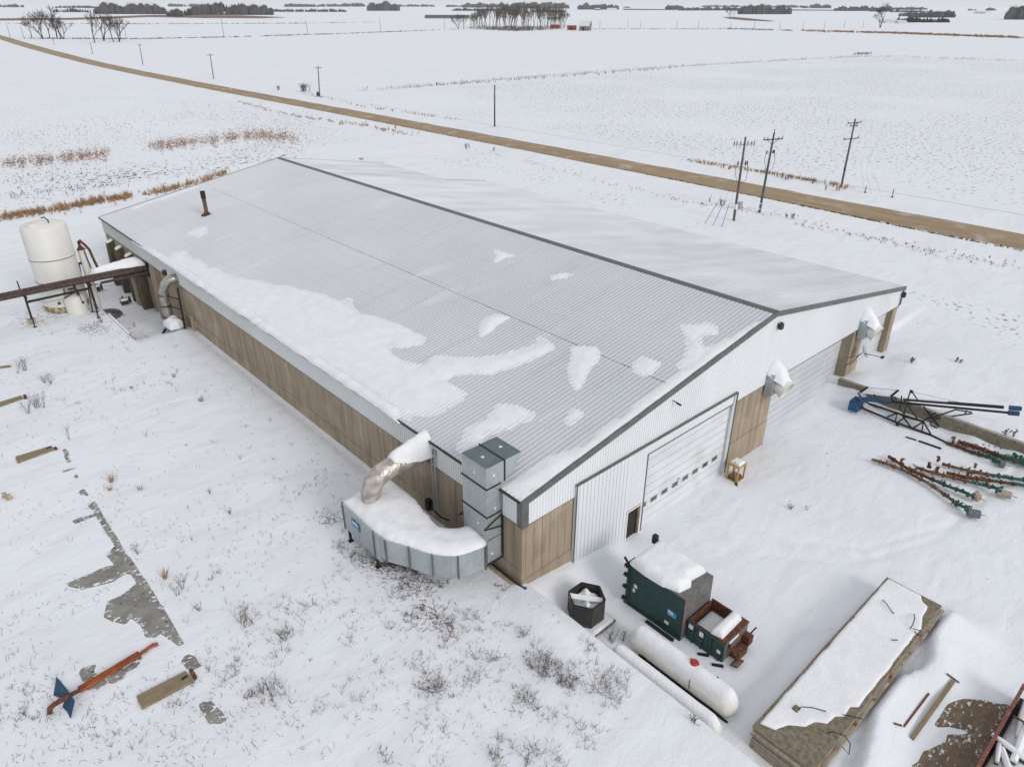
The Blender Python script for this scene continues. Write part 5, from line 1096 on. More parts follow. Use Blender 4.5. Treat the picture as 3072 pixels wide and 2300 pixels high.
# ================================================================== TANKS AND PIPE RACK (north west corner)
g0=lambda x,y:float(ground(np.array(x,float),np.array(y,float)))
tk=thing('storage_tank','tall off white round plastic tank with two hoops, stained brown at its foot','tank',(-7.3,58.6,0))
tx,ty,tr=-7.3,58.6,1.95
pr=[(tr,-.3),(tr,2.9),(tr+.03,2.93),(tr+.03,3.0),(tr,3.03),(tr,5.1),(tr+.04,5.14),(tr+.04,5.24),(tr,5.28),(tr,7.9),(tr-.08,8.15),(tr-.35,8.32),(.9,8.5),(.001,8.55)]
mb=MB(); mb.lathe(pr,(tx,ty,0),48); mb.build('shell',m_poly,tk,smooth=True)
mb=MB(); mb.lathe([(tr+.012,-.3),(tr+.012,.55),(tr,.6)],(tx,ty,0),40); mb.build('stained_foot',m_stain,tk,smooth=True)
for z in (5.19,2.97):
    mb=MB(); mb.lathe([(tr+.035,z-.05),(tr+.06,z-.03),(tr+.06,z+.03),(tr+.035,z+.05)],(tx,ty,0),40); mb.build('hoop',m_wallc,tk,smooth=True)
mb=MB(); mb.lathe([(.48,-.02),(.48,.12),(.42,.18),(0.001,.2)],(tx-.9,ty-.6,8.36),20); mb.build('hatch',m_tank,tk,smooth=True)
mb=MB(); mb.tube([(tx+.4,ty-.9,8.4),(tx+.4,ty-.9,8.75),(tx+.15,ty-.9,9.05),(tx-.1,ty-.9,9.0)],.06,6); mb.build('vent_pipe',m_black,tk)
mb=MB(); mb.tube([(tx-.2,ty-tr-.1,2.4),(tx-.25,ty-tr-.25,1.6),(tx-.3,ty-tr-.3,.7),(tx-.1,ty-tr-.5,.2),(tx+.7,ty-tr-1.0,.1)],.07,8); mb.build('hose',m_rusttan,tk,smooth=True)
mb=MB(); mb.box((tx-1.0,ty-tr-.12,1.0),(tx-.8,ty-tr+.2,1.15)); mb.build('fitting',m_black,tk)
dm=thing('small_tank','short domed off white tank standing against the tall tank','tank',(-6.9,56.25,0))
mb=MB(); mb.lathe([(.95,-.4),(.95,1.35),(.85,1.65),(.6,1.88),(.3,1.97),(.001,2.0)],(-6.9,56.25,0),32); mb.build('shell',m_poly,dm,smooth=True)
mb=MB(); mb.lathe([(0,0),(.13,0),(.13,.08),(0,.08)],(-6.45,55.45,1.1),12,Matrix.Rotation(R(90),4,'X')); mb.build('port',m_black,dm)
mb=MB(); mb.beam((-6.7,55.7,2.5),(-7.3,55.5,2.6),.2,.15); mb.beam((-6.75,55.6,2.9),(-6.6,55.3,1.9),.16); mb.beam((-6.6,55.3,2.3),(-6.5,55.2,1.1),.05); mb.tube([(-7.9,55.1,2.0),(-7.5,55.2,2.1),(-6.9,55.3,2.3),(-6.5,55.3,2.45)],.07,6); mb.build('valve_gear',m_brownpipe,dm)
sl=thing('settling_pipe','slim cream upright cylinder under a rusty curved pipe','tank',(-4.65,59,0))
mb=MB(); mb.tube([(-4.65,59.2,-1.6),(-4.65,59.2,5.1)],.36,16); mb.build('shell',m_poly,sl,smooth=True)
mb=MB(); mb.lathe([(0,0),(.42,0),(.3,.12),(.15,.35),(0,.4)],(-4.65,59.2,5.1),16); mb.build('cap',m_rust,sl)
mb=MB(); mb.tube([(-4.65,59.2,5.3),(-4.7,59.1,5.9),(-4.6,59.0,6.05),(-4.3,58.8,5.6),(-4.05,58.6,5.1),(-3.95,58.5,4.2),(-3.8,58.2,3.0)],.13,10); mb.build('curved_pipe',m_rust,sl,smooth=True)
mb=MB(); mb.tube([(-4.5,58.8,5.0),(-4.3,58.7,3.2)],.05,6); mb.tube([(-5.2,58.9,3.9),(-5.3,58.7,2.8)],.05,6); mb.box((-5.3,58.8,3.75),(-5.0,59,3.95)); mb.build('bracket',m_black,sl)
rk=thing('pipe_rack','long brown pipes on black steel legs reaching the shed wall, snow heaped on them','pipe rack',(-8,55.5,0))
for y_,z_,x0 in ((55.25,3.1,-.0),(55.62,3.28,-.1),(55.95,2.98,-.3)):
    mb=MB(); mb.tube([(x0,y_,z_),(-6,y_,z_+.04),(-12,y_,z_+.02),(-24,y_,z_)],.21,12); mb.build('pipe',m_brownpipe,rk,smooth=True)
for y_ in (56.5,57.1):
    mb=MB(); mb.tube([(-.05,y_,3.2),(-4.2,y_-.8,3.15)],.2,12); mb.build('pipe',m_brownpipe,rk,smooth=True)
mb=MB(); mb.tube([(-.3,54.95,2.75),(-4.6,54.9,2.75)],.13,8); mb.build('pipe',m_brownpipe,rk)
mb=MB(); mb.beam((-.4,54.8,2.55),(-.4,57.6,2.75),.14); mb.beam((-.1,55.0,2.3),(-.1,55.0,3.9),.2); mb.build('wall_bracket',m_black,rk)
mb=MB(); mb.heap([(-.05,55.4),(-.05,57.6),(-1.5,57.6),(-3.2,57.0),(-5.0,56.7),(-4.6,56.1),(-3,55.9),(-2.2,55.5)],3.25,.85,res=.12,edge=1.1,noise=.12,seed=9); mb.build('snow_heap',m_snow2,rk,smooth=True,ang=80)
for fx,fy,tx_,ty_,zt in ((-10.9,55.9,-10.85,55.7,3.0),(-10.93,54.8,-10.85,55.1,3.0),(-5.9,55.3,-5.6,55.4,3.0),(-5.55,55.0,-5.5,55.2,3.0),(-5.3,56.0,-5.35,55.9,3.0),(-5.9,53.2,-5.6,55.1,3.0)):
    mb=MB(); z_=g0(fx,fy)-.1; mb.beam((fx,fy,z_),(tx_,ty_,zt),.10,.10,(1,0,0)); mb.box((fx-.15,fy-.15,z_),(fx+.15,fy+.15,z_+.13)); mb.build('leg',m_black,rk)
mb=MB(); mb.beam((-10.9,55.0,2.4),(-5.5,55.1,2.4),.12,.2); mb.build('tie_beam',m_black,rk)
mb=MB(); mb.box((-10.95,54.8,2.75),(-10.75,56.3,2.9)); mb.box((-5.7,54.7,2.72),(-5.4,56.4,2.87)); mb.build('cross_beam',m_black,rk)
mb=MB(); mb.box((-11.0,56.25,2.8),(-10.9,56.35,4.1)); mb.build('upright',m_black,rk)
mb=MB(); mb.box((-11.2,55.7,-.2),(-10.6,56.2,.45)); mb.build('footing',m_conc2,rk)
mb=MB(); mb.tube([(-10.7,55.0,2.6),(-9.5,54.7,2.1),(-7.8,54.9,2.0)],.015,4); mb.tube([(-5.3,54.7,2.8),(-4,54.4,2.45),(-2,54.6,2.7)],.015,4); mb.build('cable',m_black,rk)
# big silver duct, ladder and fan
fd=thing('exhaust_duct','silver segmented duct bending from the west wall down to a snow capped fan','air duct',(-1.2,47,0))
pth=[(-.05,46.4,4.35),(-.5,46.45,4.4),(-.9,46.6,4.2),(-1.2,46.9,3.7),(-1.3,47.1,3.0),(-1.3,47.2,2.0),(-1.3,47.2,.8),(-1.3,46.9,.1),(-1.3,46.4,-.3)]
for _ in range(2):
    q=[pth[0]]
    for i in range(len(pth)-1): q+=[tuple((pth[i][c]*3+pth[i+1][c])/4 for c in range(3)),tuple((pth[i][c]+pth[i+1][c]*3)/4 for c in range(3))]
    pth=q+[pth[-1]]
mb=MB(); mb.tube(pth,[.42+(.02 if i%4==0 else 0) for i in range(len(pth))],20); mb.build('duct',m_steelp,fd,smooth=True,ang=40)
mb=MB(); mb.lathe([(.42,0),(.52,0),(.52,.1),(.42,.1)],(-.12,46.4,4.35),20,Matrix.Rotation(R(90),4,'Y')); mb.build('collar',m_steelp,fd)
for z in (2.9,1.85,.8):
    mb=MB(); mb.lathe([(.44,-.04),(.47,-.04),(.47,.04),(.44,.04)],(-1.3,47.15,z),20); mb.build('band',m_black,fd)
mb=MB(); mb.lathe([(.0,-.5),(.62,-.5),(.62,.35),(.45,.55),(0,.6)],(-1.25,45.6,.0),24); mb.box((-2.0,45.9,-.6),(-1.0,46.9,.1)); mb.build('fan_housing',m_galv,fd,smooth=True,ang=30)
mb=MB(); mb.heap([(-2.0,45.0),(-2.1,46.6),(-1.5,47.0),(-.7,46.6),(-.6,45.2),(-1.2,44.9)],.25,.75,res=.08,edge=.5,noise=.35,seed=41); mb.build('snow_cap',m_snow2,fd,smooth=True,ang=70)
mb=MB(); mb.box((-1.6,44.8,-.35),(-1.0,45.05,.05)); mb.beam((-2.3,46.4,-.4),(-2.2,45.8,.2),.3,.04); mb.build('skirt',m_black,fd)
ld=thing('ladder_frame','black steel rung frame beside the silver duct on the west wall','ladder',(-.8,45,0))
mb=MB(); mb.beam((-.75,44.95,-.1),(-.6,44.95,4.0),.14,.10,(0,1,0)); mb.build('post',m_black,ld)
mb=MB()
for z in (.95,1.95,2.95): mb.beam((-.75,44.95,z),(-1.1,46.8,z-.1),.08)
mb.build('rung',m_black,ld)
# wire coil
co=thing('wire_coil','round heap of grey wire in the hollow beside the curb wall','coil',(-4.1,57.3,-.9))
random.seed(5)
mb=MB()
for i in range(34):
    a0=random.uniform(0,6.28); r_=random.uniform(.35,1.25); z_=g0(-4.0,57.6)+.05+random.uniform(0,.35)*(1-r_/1.6); P=[]
    for k_ in range(11):
        a=a0+k_*.55; P.append((-4.1+r_*1.0*math.cos(a)+random.uniform(-.05,.05),57.7+r_*1.35*math.sin(a)+random.uniform(-.05,.05),z_+random.uniform(-.02,.04)))
    mb.tube(P,.028,4)
mb.build('wire',m_trim,co)
for k_,(x,y,h,lb) in enumerate(((-3.0,66.0,1.1,'dark machine part with a wheel behind the heap near the far shed corner'),(-1.9,59.8,.9,'small snow topped machine on the ramp between the buttresses'))):
    t=thing('old_machine',lb,'machine',(x,y,g0(x,y))); z=g0(x,y); mb=MB(); mb.box((x-.4,y-.3,z),(x+.3,y+.3,z+h*.5)); mb.beam((x-.1,y,z),(x-.15,y,z+h),.14); mb.beam((x-.5,y,z+h*.8),(x+.3,y+.1,z+h*.7),.07); mb.build('frame',m_dark,t)
    mb=MB(); mb.lathe([(0,-.06),(.35,-.06),(.35,.06),(0,.06)],(x+.45,y-.2,z+.45),14,Matrix.Rotation(R(90),4,'Y')); mb.build('wheel',m_black,t)
    mb=MB(); mb.heap([(x-.4,y-.3),(x+.3,y-.3),(x+.3,y+.3),(x-.4,y+.3)],z+h*.5,.2,res=.08,edge=.25,seed=k_); mb.build('snow_cap',m_snow2,t,smooth=True,ang=80)
# ================================================================== LAWN: scrap and planks
def P6(a,b,z): return at(100+a/4.096,1880+b/4.096,z)
ob=thing('steel_beam','long orange rusty steel beam lying on the snowy concrete pad','beam',P6(1000,500,0))
a=P6(565,775,.16);b_=P6(1310,330,.12); c=P6(1490,205,.08)
mb=MB(); mb.beam(a,b_,.26,.10); mb.beam(b_,c,.15,.08); mb.box((c[0]-.05,c[1]-.16,.03),(c[0]+.12,c[1]-.02,.14)); mb.beam(P6(1340,300,.12),P6(1395,285,.1),.14,.08); mb.build('web',m_orange,ob)
mb=MB(); up=Vector((0,0,.06)); d=(Vector(b_)-Vector(a)).normalized(); n_=d.cross(Vector((0,0,1)))
for s_ in (-1,1): mb.beam(Vector(a)+n_*s_*.13+up*.5,Vector(b_)+n_*s_*.13+up*.5,.03,.14)
mb.build('flange',m_orange,ob)
bp=thing('plough_blade','bent blue steel blade on a curved rusty arm, lying in the snow','blade',P6(380,850,0))
mb=MB(); P=[P6(290,612,.85),P6(400,740,.62),P6(512,905,.45),P6(462,1115,.08),P6(425,1035,.12),P6(365,975,.15),P6(400,880,.35),P6(330,860,.25),P6(255,835,.12)]
n0=len(mb.v); mb.v+=[tuple(p) for p in P]+[(p[0]-.03,p[1]+.03,p[2]-.03) for p in P]; k=len(P); mb.f+=[tuple(reversed(range(k))),tuple(range(k,2*k))]+[(i,(i+1)%k,k+(i+1)%k,k+i) for i in range(k)]; mb.build('blade',m_blue,bp)
mb=MB(); mb.tube([P6(560,780,.2),P6(480,820,.35),P6(400,870,.5),P6(330,905,.5),P6(255,950,.4),P6(205,1000,.28),P6(200,1070,.1)],[.09,.10,.11,.11,.11,.12,.10],10); mb.build('arm',m_rust,bp,smooth=True)
def board(lb,A,B,C,D,z,th,mt,hole=None,block=None):
    cx_=sum(p[0] for p in (A,B,C,D))/4; cy_=sum(p[1] for p in (A,B,C,D))/4
    t=thing('plank',lb,'plank',(cx_,cy_,0),'heavy planks on the concrete pad'); mb=MB(); P=[(p[0],p[1]) for p in (A,B,C,D)]
    mb.prism(P,z-th,z); mb.build('board',m_wood,t)
    if hole: mb=MB(); mb.prism([(p[0],p[1]) for p in hole],z-.02,z+.005); mb.build('slot',m_black,t)
    if block: mb=MB(); mb.prism([(p[0],p[1]) for p in block],z-.1,z+.05); mb.build('end_block',m_rust,t)
    return t
board('tan plank with a dark slot and rusty end block, nearest the blue blade',P6(1265,845,.14),P6(1330,990,.14),P6(1965,650,.14),P6(1870,535,.14),.14,.14,m_wood,[P6(1812,630,.14),P6(1830,655,.14),P6(1905,605,.14),P6(1885,582,.14)],[P6(1910,530,.14),P6(1950,512,.14),P6(2012,605,.14),P6(1975,640,.14)])
def P7(a,b,z): return at(a/1.2738,1000+b/1.2738,z)
board('plank lying alone on the pad where the exposed concrete strip begins',P7(58,470,.1),P7(66,492,.1),P7(208,440,.1),P7(196,428,.1),.1,.12,m_wood,[P7(176,436,.1),P7(180,441,.1),P7(197,435,.1),P7(193,431,.1)],[P7(206,436,.1),P7(210,442,.1),P7(219,438,.1),P7(215,433,.1)])
board('plank below the big shrubs, cut by the left edge of the photo',P7(-30,270,.1),P7(-28,287,.1),P7(88,246,.1),P7(82,236,.1),.1,.12,m_wood,None,[P7(88,236,.1),P7(92,248,.1),P7(104,245,.1),P7(100,234,.1)])
board('farthest plank on the pad, thin sliver at the left edge of the photo',P7(-20,127,.1),P7(-20,133,.1),P7(42,124,.1),P7(40,120,.1),.1,.12,m_wood)
for (a,b,lb) in ((22,625,'left of two small concrete stubs in the snow near the left edge'),(38,632,'right of two small concrete stubs in the snow near the left edge')):
    p=P7(a,b,.0); mb=MB(); mb.box((p[0]-.12,p[1]-.1,-.1),(p[0]+.1,p[1]+.12,.3)); mb.box((p[0]-.16,p[1]-.14,-.1),(p[0]+.14,p[1]+.16,.08)); tag(mb.build('concrete_stub',m_conc2),lb,'stub')
# ================================================================== VEGETATION
def tuft(mb,x,y,z,h,n,spread,wd,rng,lean=0):
    for i in range(n):
        a=rng.uniform(0,6.283); l=h*rng.uniform(.5,1.1); sp=spread*rng.uniform(.2,1); dx,dy=math.cos(a)*sp+lean,math.sin(a)*sp
        bx,by=x+math.cos(a)*.06,y+math.sin(a)*.06; b=len(mb.v); px,py=-math.sin(a)*wd/2,math.cos(a)*wd/2
        mb.v+=[(bx-px,by-py,z-.04),(bx+px,by+py,z-.04),(bx+dx*.5+px*.7,by+dy*.5+py*.7,z+l*.62),(bx+dx*.5-px*.7,by+dy*.5-py*.7,z+l*.62),(bx+dx,by+dy,z+l)]
        mb.f+=[(b,b+1,b+2,b+3),(b+3,b+2,b+4)]
def forb(mb,x,y,z,h,n,spread,r,rng,lean=(0,0),twigs=4,seed=True):
    for i in range(n):
        a=rng.uniform(0,6.283); l=h*rng.uniform(.55,1.05); s_=spread*rng.uniform(.25,1)
        p0=Vector((x+rng.uniform(-.05,.05),y+rng.uniform(-.05,.05),z-.05)); p2=p0+Vector((math.cos(a)*s_+lean[0],math.sin(a)*s_+lean[1],l)); p1=(p0+p2)/2+Vector((rng.uniform(-.05,.05),rng.uniform(-.05,.05),l*.08))
        mb.tube([p0,p1,p2],[r,r*.8,r*.45],3,cap=False)
        for k_ in range(twigs):
            t=rng.uniform(.4,1); q=p0+(p1-p0)*min(1,2*t) if t<.5 else p1+(p2-p1)*(2*t-1)
            a2=rng.uniform(0,6.283); e=q+Vector((math.cos(a2)*.13*h,math.sin(a2)*.13*h,rng.uniform(.05,.2)*h)); mb.tube([q,e],[r*.6,r*.4],3,cap=False)
            if seed and rng.random()<.3: mb.box((e.x-r*1.6,e.y-r*1.6,e.z-r*1.6),(e.x+r*1.6,e.y+r*1.6,e.z+r*1.8))
rng=random.Random(21)
weeds=[ # px u,v, h, n, spread, kind, label
 (70,1120,1.3,26,.9,'b','large brown weed thicket at the left edge above the second plank'),
 (150,1150,1.1,24,.8,'b','brown weed thicket just right of the one at the left edge'),
 (100,1225,1.5,44,.9,'b','bushy brown shrub directly below the two weed thickets'),
 (207,1318,1.2,5,.25,'d','upright dark seed stalk near the top of the pad edge'),
 (603,1203,.45,16,.35,'t','small tan grass tuft alone on the snow below the service ramp'),
 (520,1132,.6,10,.5,'d','dark branching weed below the snow capped fan'),
 (395,1165,.5,7,.3,'d','little dark weed left of the branching weed'),
 (335,1445,.6,14,.6,'t','wispy tan grass clump bending right beside the upper pad edge'),
 (420,1470,.4,8,.3,'t','small tan tuft right of the wispy clump'),
 (330,1470,.35,9,.3,'t','low tan tuft just under the wispy clump'),
 (690,1540,.7,9,.5,'r','reddish bare weed on open snow west of the air duct'),
 (630,1480,.4,6,.3,'d','tiny dark weed up left of the reddish one'),
 (415,1660,.7,9,.55,'d','dark weed standing beside the bend of the exposed concrete'),
 (495,1735,.6,16,.35,'t','tan grass clump between two tall weeds'),
 (535,1785,1.2,14,.6,'b','tall leaning brown weed right of the exposed concrete'),
 (600,1830,.7,10,.4,'b','brown weed below the tall leaning one'),
 (735,1865,1.1,24,.5,'b','tall many stemmed weed bush in the open lawn'),
 (850,1900,1.0,14,.6,'b','airy weed bush right of the tall many stemmed one'),
 (800,2080,.9,20,.6,'b','spreading brown weed low in the lawn'),
 (740,2100,.5,12,.4,'r','red brown tuft beside the spreading brown weed'),
 (1300,2060,.6,60,1.1,'b','wide flat patch of brown stems at the lower middle of the photo'),
 (1230,1860,.25,30,.8,'b','low matted brown clump below the air duct'),
 (1335,1755,.6,20,.45,'b','brown weed clump under the curve of the air duct'),
 (1270,1830,.6,16,.4,'r','reddish weed just below the air duct curve'),
 (1345,1920,.7,24,.6,'r','reddish brown weeds in line with the hexagonal bin'),
 (1510,1765,.45,12,.4,'r','small pinkish weed left of the shed corner'),
 (1465,1985,.8,22,.8,'b','weed fan low between duct and lawn edge'),
 (1650,2030,.9,34,1.2,'d','broad fan of fine dark stems left of the propane tanks'),
 (1560,1900,.6,18,.7,'b','sparse weed patch left of the lawn edge near the bin'),
 (1780,2060,.8,24,.9,'d','fine stems on the lawn edge beside the smaller tank'),
 (1840,1930,.8,16,.6,'b','stems growing on the lawn edge at the pallet corner'),
 (1600,2260,.7,20,.6,'d','dark weed at the bottom of the lawn left of the slab stack'),
 (1480,2280,.9,18,.6,'b','weed cut by the bottom edge of the photo, right of the middle'),
 (1140,2270,.6,12,.5,'d','dark weed cut by the bottom edge of the photo, left of the middle'),
 (2370,1525,.5,14,.35,'d','small dark shrub alone in the yard snow'),
 (2420,1530,.5,5,.3,'d','thin pale stalks beside the small dark yard shrub'),
 (2265,1265,.6,10,.4,'t','tan weed at the foot of the middle pillar'),
 (2060,2240,.5,16,.5,'d','weed at the near corner of the slab stack'),
 (1830,1920,.9,10,.5,'b','bare stems leaning over the pallet'),
]
WM={'b':m_weed,'d':m_weedd,'r':m_weedr,'t':m_tan}
for (u,v,h,n,sp,kd,lb) in weeds:
    if u>1870 or v<1300 and u>2000: 
        p=at(u,v,YARD) if u<2500 else G(u,v); p=(p[0],p[1],g0(p[0],p[1]))
    else: p=G(u,v)
    mb=MB(); r_=.0085
    if kd=='t': tuft(mb,p[0],p[1],p[2],h,n*2,sp,.035,rng,.1)
    else:
        k_=max(1,n//6)
        for i in range(k_):
            a=rng.uniform(0,6.28); q=sp*.9*rng.random() if k_>1 else 0
            x,y=p[0]+q*math.cos(a),p[1]+q*math.sin(a); forb(mb,x,y,g0(x,y),h*rng.uniform(.6,1.1),max(3,n//k_//1),sp*.75,r_,rng,lean=(rng.uniform(-.1,.15),rng.uniform(-.1,.1)),twigs=3)
    o=mb.build({'b':'weed','d':'weed','r':'weed','t':'grass_tuft'}[kd],WM[kd]); tag(o,lb,'weed' if kd!='t' else 'grass')
# uncounted fine stems over the lawn
clusters=[(1260,1790,70,60),(1340,1900,110,60),(1180,1650,60,50),(1230,1690,70,60),(1060,1640,50,30),(1650,2030,110,90),(1560,1930,140,60),(1800,2060,80,50),(1680,2220,120,50),(1100,1640,90,40),(1480,2150,160,50),(850,1880,160,40),(780,2040,120,40),(640,1700,160,22),(1000,1900,150,25),(520,1130,160,18),(700,1350,200,14),(300,2180,140,16),(560,2080,120,16),(60,2150,60,10),(1750,1950,60,25),(1400,2040,120,40),(940,1500,150,20),(340,1180,140,14),(1000,2150,200,26),(380,1000,60,30),(150,960,60,36),(290,960,30,24),(90,2060,60,12)]
mb=MB(); mb2=MB()
for (u,v,rd,n) in clusters:
    for i in range(int(n*5.0)):
        uu=rng.gauss(u,rd*.55); vv=rng.gauss(v,rd*.4); p=G(uu,vv)
        if p[0]>.2 and p[1]<0: continue
        if p[0]>-.3: continue
        if -5<p[0]<-1.5 and 1.4<p[1]<9.6: continue
        if float(fbm(np.array(p[0]*.9),np.array(p[1]*.9),3,33))+.06*rng.gauss(0,1)<.03: continue
        h=rng.uniform(.08,.5)**1.1; (forb(mb if rng.random()<.45 else mb2,p[0],p[1],p[2],h,rng.randint(1,4),h*.9,.0075,rng,lean=(.06,0),twigs=2,seed=False))
for i in range(5200):
    uu=rng.uniform(-10,1900); vv=960+1360*rng.random()**.8; p=at(uu,vv,0)
    if p[0]>-.35 or (-5<p[0]<-1.5 and 1.4<p[1]<9.6): continue
    if float(fbm(np.array(p[0]*.35),np.array(p[1]*.35),3,61))+.1*rng.gauss(0,1)<.0: continue
    z=float(ground(np.array(p[0]),np.array(p[1]))) if i%3==0 else 0.0
    a=rng.uniform(0,6.28); l=rng.uniform(.05,.22); h=rng.uniform(.02,.16)
    (mb if i%2 else mb2).tube([(p[0],p[1],z-.03),(p[0]+l*math.cos(a),p[1]+l*math.sin(a),z+.05+h)],[.009,.006],3,cap=False)
for (u,v,rd,n) in ((1215,1695,50,420),(1160,1668,40,260),(1240,1760,40,120),(1300,1850,40,90),(1010,1560,30,60),(95,965,25,60),(280,985,25,160),(160,935,20,80)):
    for i in range(n):
        p=G(rng.gauss(u,rd),rng.gauss(v,rd*.45)); a=rng.uniform(0,6.28); l=rng.uniform(.08,.35)
        if p[0]<0: mb.tube([(p[0],p[1],p[2]+.01),(p[0]+l*math.cos(a),p[1]+l*math.sin(a),p[2]+rng.uniform(.01,.12))],.011,3,cap=False)
stuff(mb.build('dry_weed_stems',m_weed)); stuff(mb2.build('dark_weed_stems',m_weedd))
# dry grass bands
def band(nm,lbl,px,wpx,n,h,wd,mt,spread=.25,dens=None,nb=6):
    mb=MB(); L=[0]
    for i in range(1,len(px)): L.append(L[-1]+math.hypot(px[i][0]-px[i-1][0],px[i][1]-px[i-1][1]))
    for _ in range(n):
        s_=rng.uniform(0,L[-1]); i=1
        while L[i]<s_: i+=1
        t=(s_-L[i-1])/(L[i]-L[i-1]); u=px[i-1][0]+(px[i][0]-px[i-1][0])*t; v=px[i-1][1]+(px[i][1]-px[i-1][1])*t
        nn=.5+float(fbm(np.array(s_/16.),np.array(.7+len(px)),3,5))*1.7
        if rng.random()>nn*1.5*min(1,.15+s_/(.12*L[-1]),.15+(L[-1]-s_)/(.12*L[-1])): continue
        vv=v+rng.gauss(0,wpx*.45)*(1 if rng.random()<.8 else 1.8); d=ray(u,vv)
        if vv<24: continue
        p=G(u,vv) if vv>130 else Gfar(u,vv); tuft(mb,p[0],p[1],p[2],h*rng.uniform(.25,1.25),nb,spread,wd,rng)
    return stuff(mb.build(nm,mt))
band('road_edge_clods','',[(500,246),(760,292),(1024,343),(1302,399),(1600,455),(2000,535),(2348,605),(2700,679),(3072,754)],1.1,2600,.12,.16,m_weedd,.18,nb=3)
band('dry_grass','',[(0,492),(150,478),(330,462)],20,3000,.32,.05,m_rband)
band('dry_grass','',[(430,442),(600,425),(760,405),(900,415)],20,4600,.34,.05,m_rband)
band('tall_dry_grass','',[(-20,662),(100,640),(200,625),(290,608)],9,750,.9,.05,m_tan,.3,nb=7)
band('tall_dry_grass','',[(260,612),(400,590)],8,450,.9,.05,m_tan,.3,nb=7)
band('tall_dry_grass','',[(415,588),(500,572),(600,548),(700,510)],7,480,.9,.05,m_tan,.3,nb=7)
band('stubble','',[(-20,420),(300,380),(600,350),(1000,380)],40,1500,.35,.06,m_weed,.2,nb=3)
band('stubble','',[(-20,540),(300,530),(600,500),(800,440),(1000,420)],34,1500,.35,.06,m_weedd,.2,nb=3)
band('stubble','',[(0,590),(200,570),(400,540)],18,500,.4,.06,m_weed,.2,nb=3)
band('roadside_grass','',[(690,298),(800,330),(920,355),(1100,378),(1230,405),(1260,400)],5,380,.6,.08,m_tan,nb=6)
band('roadside_grass','',[(880,275),(960,290),(1060,315),(1200,335),(1390,365)],4,170,.6,.07,m_weed,nb=5)
band('roadside_grass','',[(2030,478),(2130,492),(2230,508),(2380,533),(2560,565)],4,420,.6,.06,m_tan,nb=6)
band('roadside_grass','',[(1390,450),(1540,478),(1700,520),(2080,610),(2200,625),(2420,655)],9,220,.35,.05,m_weed,nb=4)
band('roadside_grass','',[(2380,670),(2500,690),(2640,720),(2800,760),(3072,800)],12,260,.3,.05,m_weed,nb=4)
band('frosty_grass','',[(1060,275),(1250,262),(1500,240),(2048,200),(2400,180),(2600,170),(2720,172),(3072,185)],2.5,2300,1.2,.12,m_frost,.35,nb=5)
band('frosty_grass','',[(1100,268),(1500,246),(2048,204)],2,160,1.2,.12,m_weed,.35,nb=5)
band('ditch_grass','',[(2560,164),(2620,162)],2,90,1.3,.2,m_tan,nb=8)
band('ditch_grass','',[(2400,93),(2700,101),(3072,115)],1.6,2600,1.6,.8,m_tan,.8,nb=6)
band('ditch_grass','',[(2160,86),(2280,90),(2380,93)],1.2,500,1.3,.5,m_weed,.8,nb=5)
band('field_line_grass','',[(60,116),(400,118),(700,112),(1024,102),(1400,88)],.8,1500,1.,.5,m_weed,.8,nb=4)
band('field_line_grass','',[(1690,88),(1900,88),(2160,88),(2300,90)],.8,500,1.,.5,m_weed,.8,nb=4)
band('field_line_grass','',[(0,72),(400,73),(900,71),(1140,68)],.8,900,1.2,1.0,m_weedr,1.,nb=4)
# single tufts by the road
for (u,v,h,n,kd,lb) in [(515,640,0,0,'',''),(2190,508,.7,22,'t','short tan grass row far side of the road left of the poles'),(2325,527,.9,26,'t','tan grass tuft across the road right of the two poles'),(2366,535,1.0,60,'t','widest tan grass clump across the road'),(2520,570,1.1,40,'t','rust coloured grass around the foot of the double armed pole'),(2370,655,.8,20,'r','red brown tuft near side of the road right of the poles'),(2170,615,.9,18,'r','red brown tuft just left of the wire braced pole'),(2110,605,.9,8,'d','bare dark bush left of the guy wires'),(1175,390,.9,40,'t','orange grass tuft on the near verge of the road'),(1020,375,.8,26,'t','orange grass tuft farther up the near verge'),(915,275,2.6,60,'d','low bare bush beside the field pole'),(955,290,1.4,50,'r','rusty brush at the foot of the field pole'),(840,270,1.6,20,'d','dark bare twigs left of the bush beside the field pole'),(1400,446,1.0,18,'d','dark bare weed beyond the shed roof'),(1480,450,.8,16,'t','tan tuft beyond the shed roof'),(2730,1085,.5,12,'r','pinkish weed right of the far shed corner'),(2880,1090,.4,14,'b','faint weed patch at the right edge beyond the retaining wall'),(3040,1310,.6,12,'b','weed above the retaining wall at the right edge'),(1080,479,.4,30,'t','flat tan tuft behind the ridge line of the shed')]:
    if h==0: continue
    p=G(u,v); mb=MB()
    if kd=='t':
        for i in range(max(1,n//8)): tuft(mb,p[0]+rng.gauss(0,.9 if n>30 else .4),p[1]+rng.gauss(0,.9 if n>30 else .4),p[2],h,16,.35,.06,rng)
    else:
        for i in range(max(1,n//6)): forb(mb,p[0]+rng.gauss(0,h*.35),p[1]+rng.gauss(0,h*.35),p[2],h,6,h*.4,.02 if h<1.2 else .035,rng)
    tag(mb.build('grass_tuft' if kd=='t' else 'bush',WM[kd]),lb,'grass' if kd=='t' else 'bush')
